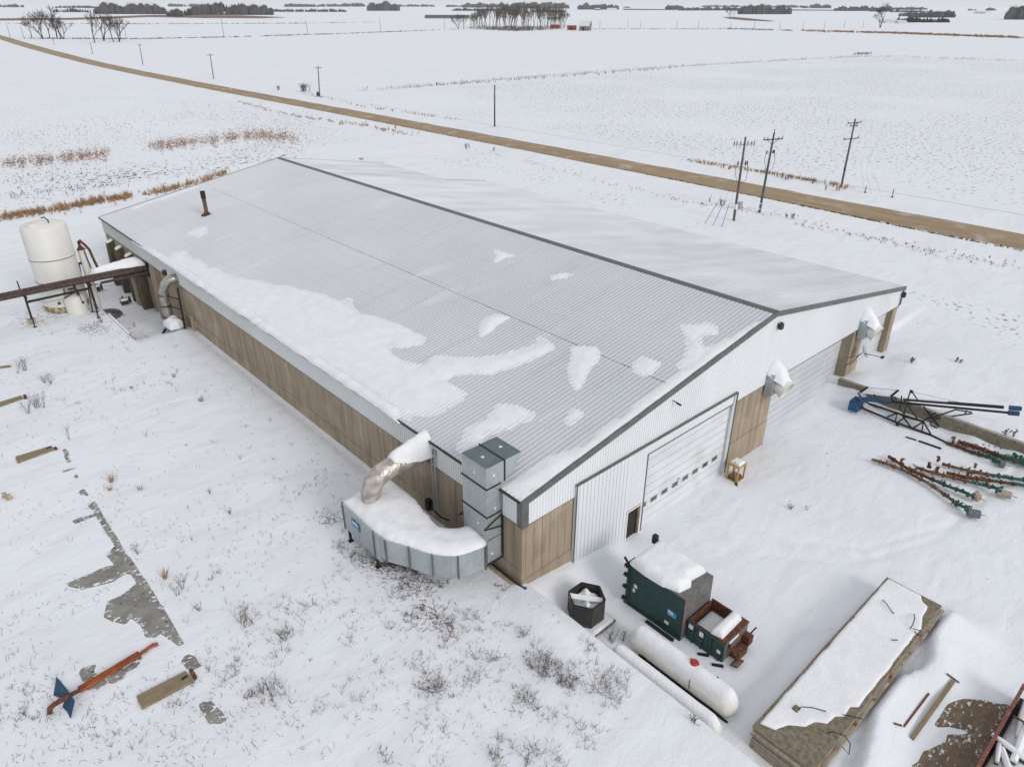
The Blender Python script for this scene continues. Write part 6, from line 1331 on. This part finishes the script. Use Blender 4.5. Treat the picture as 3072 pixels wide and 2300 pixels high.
# ================================================================== TREES
def bare_tree(seed,H,spread=1.,mt=m_bark,trunks=1,depth=4,r0=None,name='bare_tree',up=.55):
    rg=random.Random(seed); T=MB(); C=MB(); r0=r0 or H*.018
    def grow(p,d,l,r,k):
        n=2 if k>1 else 1; P=[p]; q=p; dd=d
        for i in range(n):
            dd=(dd+Vector((rg.uniform(-.22,.22),rg.uniform(-.22,.22),rg.uniform(-.05,.15)))).normalized(); q=q+dd*(l/n); P.append(q)
        rs=[r*(1-.4*i/n) for i in range(n+1)]
        (T if k>=depth else C).tube(P,rs,5 if k>=depth-1 else 3,cap=False)
        if k<=0: return
        m_=rg.randint(3,4) if k>1 else rg.randint(3,5)
        for i in range(m_):
            t=rg.uniform(.45,1) if i else 1.; b=P[0]+(P[-1]-P[0])*t if n==1 else (P[1]+(P[2]-P[1])*max(0,2*t-1) if t>.5 else P[0]+(P[1]-P[0])*2*t)
            a=rg.uniform(0,6.28); an=rg.uniform(.3,.8)*spread; side=Vector((math.cos(a),math.sin(a),rg.uniform(-.1,.4)*up*2))
            grow(b,(dd*math.cos(an)+side*math.sin(an)).normalized(),l*rg.uniform(.55,.8),max(r*.52,H*.0030),k-1)
    for t in range(trunks):
        a=rg.uniform(0,6.28); grow(Vector((rg.uniform(-.5,.5)*(trunks>1),rg.uniform(-.5,.5)*(trunks>1),-.3)),Vector((math.cos(a)*.25*(trunks>1),math.sin(a)*.25*(trunks>1),1)).normalized(),H*.34,r0,depth)
    o=thing(name,'','tree',(0,0,0)); T.build('trunk',mt,o); C.build('crown',mt,o); return o
protos=[bare_tree(31,26,1.0),bare_tree(32,26,1.15,trunks=2),bare_tree(33,26,.95),bare_tree(34,26,1.1,trunks=2)]
used=set()
def put_tree(i,p,H,H0,lb,grp=None,rz=0,cat='tree'):
    s_=H/H0; pr_=protos[i]
    if i in used: o=copy_tree(pr_,p,lb,rz,s_)
    else: o=pr_; used.add(i); o.location=p; o.rotation_euler=(0,0,rz); o.scale=(s_,)*3; o['label']=lb
    if grp: o['group']=grp
    return o
def pxH(p,px): return px*math.sqrt((p[0]-CAM[0])**2+(p[1]-CAM[1])**2)/F_PX*1.0
for k_,(u,vb,vt,lb) in enumerate([(95,113,58,'leftmost tree of the left group, short with low brown leaves'),(129,117,40,'second tree from the left in the left group'),(150,115,48,'third tree in the left group, slender'),(171,116,55,'fourth tree in the left group, leaning'),(184,117,30,'tallest tree of the left group'),(192,118,62,'rightmost low tree of the left group'),
     (285,129,55,'wide spreading tree at the left of the right hand group'),(312,123,42,'tall tree second in the right hand group'),(342,127,55,'third tree in the right hand group'),(359,127,50,'last tree on the right of the right hand group')]):
    p=at(u,vb,0); put_tree(k_%4,p,pxH(p,vb-vt)*1.0,26,'bare '+lb,'bare trees beside the road bend' if 0 else None,k_*1.3)
for k_,(u,vb,vt,lb) in enumerate([(1375,88,45,'first bare tree left of the grove by the red sheds'),(1391,88,50,'second smaller bare tree left of the grove'),(2640,84,26,'lone bare tree in front of the farm at far right'),(2190,52,24,'bare tree clump on its own in the far right fields'),(2200,52,26,'right half of the bare tree clump in the far fields')]):
    p=Gfar(u,vb); put_tree([1,2,3,1,0][k_],p,pxH(p,vb-vt)*1.1,26,lb,None,k_*2.1)
# the grove: slender bare trees
protos+= [bare_tree(50+i,20,.5,m_bark2,trunks=1,depth=4,r0=.26) for i in range(4)]
for i in range(84):
    u=rng.uniform(1408,1700); e=min(1,(u-1405)/70,(1712-u)/60)
    vb=rng.uniform(78,94)-(1-e)*4; hp=(26+34*max(0,e)**.5)*rng.uniform(.7,1.1); p=Gfar(u,vb)
    put_tree(4+i%4,p,pxH(p,hp)*1.1,20,'slender bare tree in the dense grove beside the red sheds','grove by the red sheds',rng.uniform(0,6))
mb=MB()
for i in range(1500):
    u=rng.triangular(1400,1700,1550); e_=1-abs(u-1550)/150; p=Gfar(u,rng.uniform(82,84+11*e_**.5)); tuft(mb,p[0],p[1],p[2],rng.uniform(.8,3.6),3,1.2,.25,rng)
stuff(mb.build('undergrowth',m_bark2))
# far woods, each one mass
def woodlot(u0,u1,vb,hpx,mt,nm='woodland',dens=1.,spiky=False,ragg=.5,sd=0):
    rg=random.Random(int(u0*7+vb)); mb=MB(); pc=Gfar((u0+u1)/2,vb); dist=math.hypot(pc[0]-CAM[0],pc[1]-CAM[1]); sc_=dist/F_PX
    n=int((u1-u0)*1.1*dens); Hm=hpx*sc_*.84
    for i in range(n):
        u=rg.uniform(u0,u1); e=min(1,(u-u0+1)/(.12*(u1-u0)+1),(u1-u+1)/(.12*(u1-u0)+1)); nn=1+ragg*2*float(fbm(np.array(u/9.),np.array(vb*.3),3,4))
        h=Hm*nn*(.55+.45*e)*rg.uniform(.75,1.05); d=rg.uniform(0,30+Hm*2); ux=ray(u,vb); f=Vector((ux[0],ux[1],0)).normalized(); p=Vector(pc)+Vector((cR[0],cR[1],0))*((u-(u0+u1)/2)*sc_)+f*d; z=float(far_rise(p.x,p.y))
        w_=max(1.2,h*(.16 if spiky else .30)); k_=5; b=len(mb.v)
        lv=[(.9,-.5),(1.,h*.25),(.62,h*.6),(.05,h)] if spiky else [(.55,-.5),(1.,h*.35),(.9,h*.68),(.35,h)]
        for r_,zz in lv:
            for j in range(k_): a=j*6.283/k_+i; rr_=w_*r_*rg.uniform(.7,1.25); mb.v.append((p.x+rr_*math.cos(a),p.y+rr_*math.sin(a),z+zz*rg.uniform(.93,1.05)))
        for q in range(3):
            for j in range(k_): mb.f.append((b+q*k_+j,b+q*k_+(j+1)%k_,b+(q+1)*k_+(j+1)%k_,b+(q+1)*k_+j))
        mb.f.append(tuple(b+3*k_+j for j in range(k_)))
        if not spiky:   # bare stems breaking the outline
            for j in range(3):
                a=rg.uniform(0,6.28); mb.tube([(p.x,p.y,z),(p.x+w_*math.cos(a),p.y+w_*math.sin(a),z+h*rg.uniform(.95,1.22))],[.3,sc_*.14],3,cap=False)
    o=mb.build(nm,mt); stuff(o); return o
W=[(-5,62,23,6,0),(171,255,38,9,1),(180,287,25,5,0),(305,477,44,22,0),(509,555,21,7,0),(569,602,21,6,0),(588,800,46,24,0),(625,740,46,30,1),(700,800,42,20,0),(505,530,50,14,0),(528,548,52,22,0),(556,575,48,18,1),(861,949,22,8,0),(810,1024,37,7,0),(958,1024,21,7,0),
 (1024,1090,21,8,0),(1110,1193,34,20,0),(1193,1297,21,6,0),(1340,1392,22,5,0),(1395,1515,24,11,0),(1365,1530,34,7,0),(1515,1695,27,14,0),(1741,1848,30,15,0),(1600,1690,38,7,0),(2000,2050,30,11,0),(1870,1890,25,5,1),
 (2048,2224,33,8,0),(2112,2215,22,5,0),(2226,2363,44,20,0),(2310,2363,44,14,1),(2270,2400,24,6,0),(2414,2485,26,9,0),(2511,2603,34,11,0),(2615,2670,36,14,0),(2678,2770,31,6,0),(2680,2770,38,5,0),(2690,2830,69,13,1),(2740,2850,54,14,0),(2700,2735,50,9,0),(2905,2925,33,6,1),(2960,2985,33,5,0),(3025,3090,60,27,0),(2825,2860,50,8,0),(1000,1020,21,5,0),(2840,2860,44,9,0)]
for (u0,u1,vb,h,k_) in W: woodlot(u0,u1,vb,h,m_con if k_ else m_wlot,'conifer_belt' if k_ else 'woodland',1.3 if h<12 else 1.8,bool(k_))
# ================================================================== FARM BUILDINGS FAR AWAY
def farm(lb,u0,u1,vb,hpx,wall,roof,rh=.45,depth=10,nm='barn',gambrel=False,door=None,ang=0):
    a=Vector(Gfar(u0,vb)); b=Vector(Gfar(u1,vb)); z=a.z; c=(a+b)/2; L=(b-a).length; dist=math.hypot(c.x-CAM[0],c.y-CAM[1]); H=hpx*dist/F_PX; hw=H*(1-rh)
    t=thing(nm,lb,'building',tuple(c)); d=(b-a).normalized(); d.z=0; f=Vector((-d.y,d.x,0)); 
    if f.dot(Vector((cF[0],cF[1],0)))<0: f=-f
    M_=Matrix(((d.x,f.x,0,c.x),(d.y,f.y,0,c.y),(0,0,1,z),(0,0,0,1)))@Matrix.Rotation(R(ang),4,'Z')
    X=L/2; D=depth
    mb=MB(); mb.box((-X,0,-.5),(X,D,hw),M_)
    # gables
    pr_=[(0,hw),(D*.2,hw+(H-hw)*.65),(D/2,H),(D*.8,hw+(H-hw)*.65),(D,hw)] if gambrel else [(0,hw),(D/2,H),(D,hw)]
    for x in (-X,X): mb.poly([tuple(M_@Vector((x,y,zz))) for y,zz in pr_])
    mb.build('wall',wall,t)
    mb=MB(); o=.06*D
    pr2=[(-o,hw-.15)]+pr_[1:-1]+[(D+o,hw-.15)]; b0=len(mb.v)
    for x in (-X-o,X+o): mb.v+=[tuple(M_@Vector((x,y,zz+.15))) for y,zz in pr2]
    k_=len(pr2)
    for i in range(k_-1): mb.f.append((i,i+1,k_+i+1,k_+i))
    mb.build('roof',roof,t)
    if door: mb=MB(); mb.box((-X*door,-.12,0),(X*door*.2,-.02,hw*.75),M_); mb.build('door',m_black,t)
    return t
farm('red shed half hidden at the right end of the grove',1652,1679,86,14,m_brick,m_farw,.35,9)
farm('grey roofed long building behind the grove and red shed',1645,1676,64,8,m_farw,m_trim,.5,14)
farm('small bright red shed with two white doors beside the gambrel barn',1703,1729,91,11,m_brick,m_brick,.3,6,door=.5)
farm('weathered gambrel barn with pale snowy roof right of the red sheds',1737,1766,93,24,m_barnw,m_farw,.55,14,gambrel=True,door=.4,ang=-20)
farm('long low green roofed livestock shed beyond the near field',1276,1406,58,9,m_farw,m_greenroof,.75,26,nm='livestock_shed')
farm('red barn with white roof among the woods at upper left',651,676,46,7,m_brick,m_farw,.4,14)
farm('pale farm building at the left end of the right hand farm',2655,2690,71,10,m_farw,m_farw,.5,20,nm='farm_building')
farm('low pale shed in the right hand farm behind conifers',2695,2720,72,7,m_farw,m_farw,.5,14,nm='farm_building')
farm('grey shed at the far end of the right hand farm',2815,2840,52,8,m_barnw,m_trim,.45,16,nm='farm_building')
farm('red roofed farmhouse beyond the centre woods',1785,1800,32,5,m_brick,m_farw,.4,16,nm='farmhouse')
farm('white farm shed right of the centre woods',1822,1850,33,6,m_farw,m_farw,.4,18,nm='farm_building')
farm('tan far shed left of the big wood at upper left',560,584,45,5,m_farw,m_barnw,.4,16,nm='farm_building')
farm('pale farmstead roof between the woods at upper left',470,500,38,6,m_farw,m_farw,.4,18,nm='farm_building')
farm('white shed at far right beyond the lone tree',2920,2955,42,5,m_farw,m_farw,.4,18,nm='farm_building')
# ================================================================== POLES
def crossarm(mb,p,d,L_,s=.12): mb.beam(p-d*L_/2,p+d*L_/2,s,s*1.2)
def upole(lb,u,v,ut,vt,mt,arms,grp=None,r=.17,extra=None,H=None,nm='utility_pole',far=False):
    p=Vector(G(u,v) if not far else Gfar(u,v)); 
    # top of the leaning pole: at the base's distance, by its picture
    h=H or 11.1; d=ray(ut,vt); hx=Vector((cF[0],cF[1],0)).normalized()
    t=((p-Vector(CAM)).dot(hx))/Vector(d).dot(hx); q=Vector(CAM)+Vector(d)*t
    if far or abs(q.z-p.z)<2: q=Vector((p.x,p.y,p.z+h))
    t_=thing(nm,lb,'pole',tuple(p),grp); ax=(q-p).normalized(); Lp=(q-p).length
    mb=MB(); mb.tube([p-ax*.4,p+ax*Lp*.5,q],[r,r*.85,r*.65],8 if not far else 5); mb.build('pole',mt,t_,smooth=True)
    return t_,p,q,ax,Lp
rd=Vector((0,1,0)); rx=Vector((1,0,0)); 
def fit(t_,p,q,ax,L_,kind):
    if kind=='a':   # near left pole of the pair
        dv_=Vector((.8,-.6,0)).normalized(); dw_=Vector((.6,.8,0))
        c=p+ax*(L_-1.0); mb=MB(); crossarm(mb,c+dw_*.15,dv_,3.0); mb.build('crossarm',m_galv,t_)
        for s_ in (-1.35,-1.0,-.5,.5,1.,1.35): mb=MB(); o_=c+dv_*s_+dw_*.15; mb.tube([o_+Vector((0,0,.08)),o_+Vector((0,0,.42))],.07,7); mb.tube([o_,o_-Vector((0,0,.35))],.035,6); mb.build('insulator',m_ins,t_)
        c2=p+ax*(L_-3.4)
        for s_ in (-.55,.5,.75): mb=MB(); o_=c2+dv_*s_; mb.tube([o_-Vector((0,0,.25)),o_+Vector((0,0,.3))],.09,8); mb.beam(c2,o_,.05); mb.build('cutout',m_dark,t_)
        mb=MB(); mb.tube([c2+dv_*-.55,c2+dv_*-.8+Vector((0,0,-1)),c2+dv_*-.4+Vector((0,0,-2.2)),c2+Vector((0,0,-2.7))],.03,5); mb.tube([c2+dv_*.75,c2+dv_*.95+Vector((0,0,-1)),c2+dv_*.9+Vector((0,0,-2.2)),c2+Vector((0,0,-2.8))],.03,5); mb.build('riser_cable',m_dark,t_,smooth=True)
        mb=MB(); mb.box(tuple(p+Vector((-.2,-.22,1.6))),tuple(p+Vector((.14,.18,2.3)))); mb.build('guard',m_lab,t_)
    if kind=='b':
        dv_=Vector((.92,-.38,0)).normalized(); c=p+ax*(L_-.9); mb=MB(); crossarm(mb,c,dv_,3.2); mb.beam(c+dv_*1.,c-ax*.7,.05); mb.beam(c-dv_*1.,c-ax*.7,.05); mb.build('crossarm',m_polet,t_)
        for s_ in (-1.5,-.9,.9,1.5): mb=MB(); o_=c+dv_*s_; mb.tube([o_+Vector((0,0,.06)),o_+Vector((0,0,.36))],.06,7); mb.build('insulator',m_ins,t_)
        mb=MB(); mb.tube([q,q+ax*.45],.06,6); mb.build('top_pin',m_dark,t_)
        c2=p+ax*(L_-2.6)
        for s_ in (-.65,.4,.6): mb=MB(); o_=c2+dv_*s_; mb.tube([o_-Vector((0,0,.2)),o_+Vector((0,0,.25))],.085,8); mb.beam(c2,o_,.05); mb.build('cutout',m_dark,t_)
        mb=MB(); mb.tube([c2+dv_*-.65,c2+dv_*-.85+Vector((0,0,-1)),c2+dv_*-.3+Vector((0,0,-2.4)),c2+Vector((0,0,-2.8))],.03,5); mb.tube([c2+dv_*.6,c2+dv_*.95+Vector((0,0,-1.)),c2+dv_*.7+Vector((0,0,-2.4)),c2+Vector((0,0,-2.8))],.03,5); mb.build('riser_cable',m_dark,t_,smooth=True)
        mb=MB()
        for z in (.5,1.25): mb.tube([p+Vector((0,0,z)),p+Vector((0,0,z+.18))],.18,8)
        mb.build('marker_band',m_lab,t_)
    if kind=='c':
        for dz,L2 in ((.6,3.0),(1.05,1.6),(3.0,3.3)):
            dv_=Vector((.95,-.3,0)).normalized(); c=p+ax*(L_-dz); mb=MB(); crossarm(mb,c,dv_,L2,.11); mb.build('crossarm',m_pole,t_)
            for s_ in (-.45,.45): mb=MB(); o_=c+dv_*s_*L2; mb.tube([o_,o_+Vector((.0,0,.3))],.06,6); mb.build('insulator',m_ins,t_)
        mb=MB(); c=p+ax*(L_-1.0); mb.beam(c,c+Vector((.7,-.3,.5)),.08); mb.beam(c,c+Vector((.6,.3,-.2)),.08); mb.build('bracket',m_rust,t_)
        mb=MB(); mb.tube([p+ax*2.2,p+ax*3.1],.175,8); mb.build('tar_band',m_black,t_)
    if kind=='d':
        for s_ in (.3,.9): mb=MB(); c=p+ax*(L_-s_); mb.beam(c,c+Vector((.3,-.15,.1)),.08); mb.build('bracket',m_dark,t_)
    if kind=='e':
        mb=MB(); crossarm(mb,p+ax*(L_-.6),Vector((1,-.2,0)).normalized(),2.4,.14); mb.build('crossarm',m_pole,t_)
fit(*upole('weathered grey pole with guy wires, nearer one of the roadside pair',2201,662,2237,411,m_pole,0,r=.19),'a')
fit(*upole('greenish pole with two white bands at its foot, farther one of the pair',2278,638,2323,398,m_polet,0,r=.19),'b')
fit(*upole('old pole with two levels of crossarms on the far side of the road',2523,563,2566,357,m_pole,0,r=.19),'c')
fit(*upole('dark bare pole without crossarm at the edge of the speckled field',1484,380,1484,256,m_weedd,0,r=.2),'d')
fit(*upole('pole with small crossarm beside the low bare bush',959,290,954,198,m_pole,0,r=.2),'e')
fit(*upole('pole with faint crossarm second beyond the bush pole',641,237,630,161,m_pole,0,r=.2),'e')
fit(*upole('thin pole third beyond the bush pole, near the road',429,195,418,132,m_pole,0,r=.2),'e')
for u,v,ut,vt,lb in ((278,163,271,128,'thin distant pole fourth beyond the bush pole'),(163,135,158,118,'shortest roadside pole, near the left tree group'),(31,114,18,66,'far pole at the left edge of the photo'),(71,114,61,76,'far pole left of the left tree group'),(379,117,374,88,'far pole just right of the right hand tree group')): upole(lb,u,v,ut,vt,m_pole,0,r=.2)
FG='row of far poles along the field road'
for i,(u,v,hp) in enumerate([(672,110,40),(923,103,33),(1142,95,33),(1334,83,26),(1799,88,22),(1883,84,20),(1921,87,22),(2030,87,20),(2095,87,18),(2191,87,16),(2262,88,17),(2338,88,18),(2408,88,17),(2472,86,17),(2532,84,16),(2588,84,15)]):
    p=Gfar(u,v); upole('thin pole in the far row along the field road',u,v,u,v-hp,m_pole,0,grp=FG,r=.24,H=pxH(p,hp),far=True)
# guy wires and markers
for i,((a,b),(c,d)) in enumerate((((360,1175),(470,950)),((437,1195),(520,1000)),((520,1208),(578,990)))):
    p=Vector(G(2000+a/3.16,300+b/3.16)); pt_=Vector(G(2201,662))+Vector((.6,.1,8.5))
    mb=MB(); mb.tube([p,p+(pt_-p)*.33],.035,5); mb.tube([p+(pt_-p)*.33,pt_],.012,4); tag(mb.build('guy_wire',m_dark),['left','middle','right'][i]+' guy wire bracing the weathered grey pole','wire')
for i,((a,b),(c,d)) in enumerate((((1878,880),(1850,690)),((1940,885),(1900,700)),((2030,885),(1970,715)))):
    p=Vector(G(2000+a/3.16,300+b/3.16)); q_=Vector(G(2523,563))+Vector((.7,.2,9.5))
    mb=MB(); mb.tube([p,p+(q_-p)*.28],.03,4); tag(mb.build('guy_wire',m_galv),['left','middle','right'][i]+' pale guy wire right of the double armed pole','wire')
for (a,b,h,lb) in ((2135,925,1.3,'short dark marker post right of the pale guy wires'),(1880,880,1.1,'short post at the foot of the left pale guy wire'),(1383,790,.9,'thin stake right of the widest tan clump')):
    p=Vector(G(2000+a/3.16,300+b/3.16)); mb=MB(); mb.tube([p-Vector((0,0,.2)),p+Vector((0,0,h))],.06,6); mb.tube([p,p+Vector((0,0,.15))],.16,6); tag(mb.build('marker_post',m_dark),lb,'post')
mb=MB(); p=Vector(G(2000+690/3.16,300+1030/3.16)); mb.box((p.x-.3,p.y-.25,p.z),(p.x+.3,p.y+.25,p.z+.9)); mb.box((p.x-.34,p.y-.29,p.z+.9),(p.x+.34,p.y+.29,p.z+.98)); tag(mb.build('meter_box',m_galv),'pale equipment box behind the foot of the grey pole','box')
mb=MB(); p=Vector(G(693,272)); mb.tube([p,p+Vector((0,0,1.2))],.12,6); mb.box((p.x-.2,p.y-.05,p.z+.9),(p.x+.2,p.y+.05,p.z+1.3)); tag(mb.build('road_marker',m_lab),'small white marker at the near road edge upper left','marker')
# ================================================================== HAZE
HAZE=True
if HAZE:
    mb=MB(); mb.box((-10500,-10500,-4),(10500,10500,60)); o=mb.build('haze',bpy.data.materials.new('haze'))
    M=o.data.materials[0]; M.use_nodes=True; nt=M.node_tree; nt.nodes.clear(); out=N(nt,'ShaderNodeOutputMaterial'); v=N(nt,'ShaderNodeVolumePrincipled')
    v.inputs['Color'].default_value=(.93,.955,1,1); v.inputs['Density'].default_value=3.6e-5; v.inputs['Anisotropy'].default_value=.0
    nt.links.new(v.outputs[0],out.inputs['Volume']); stuff(o)
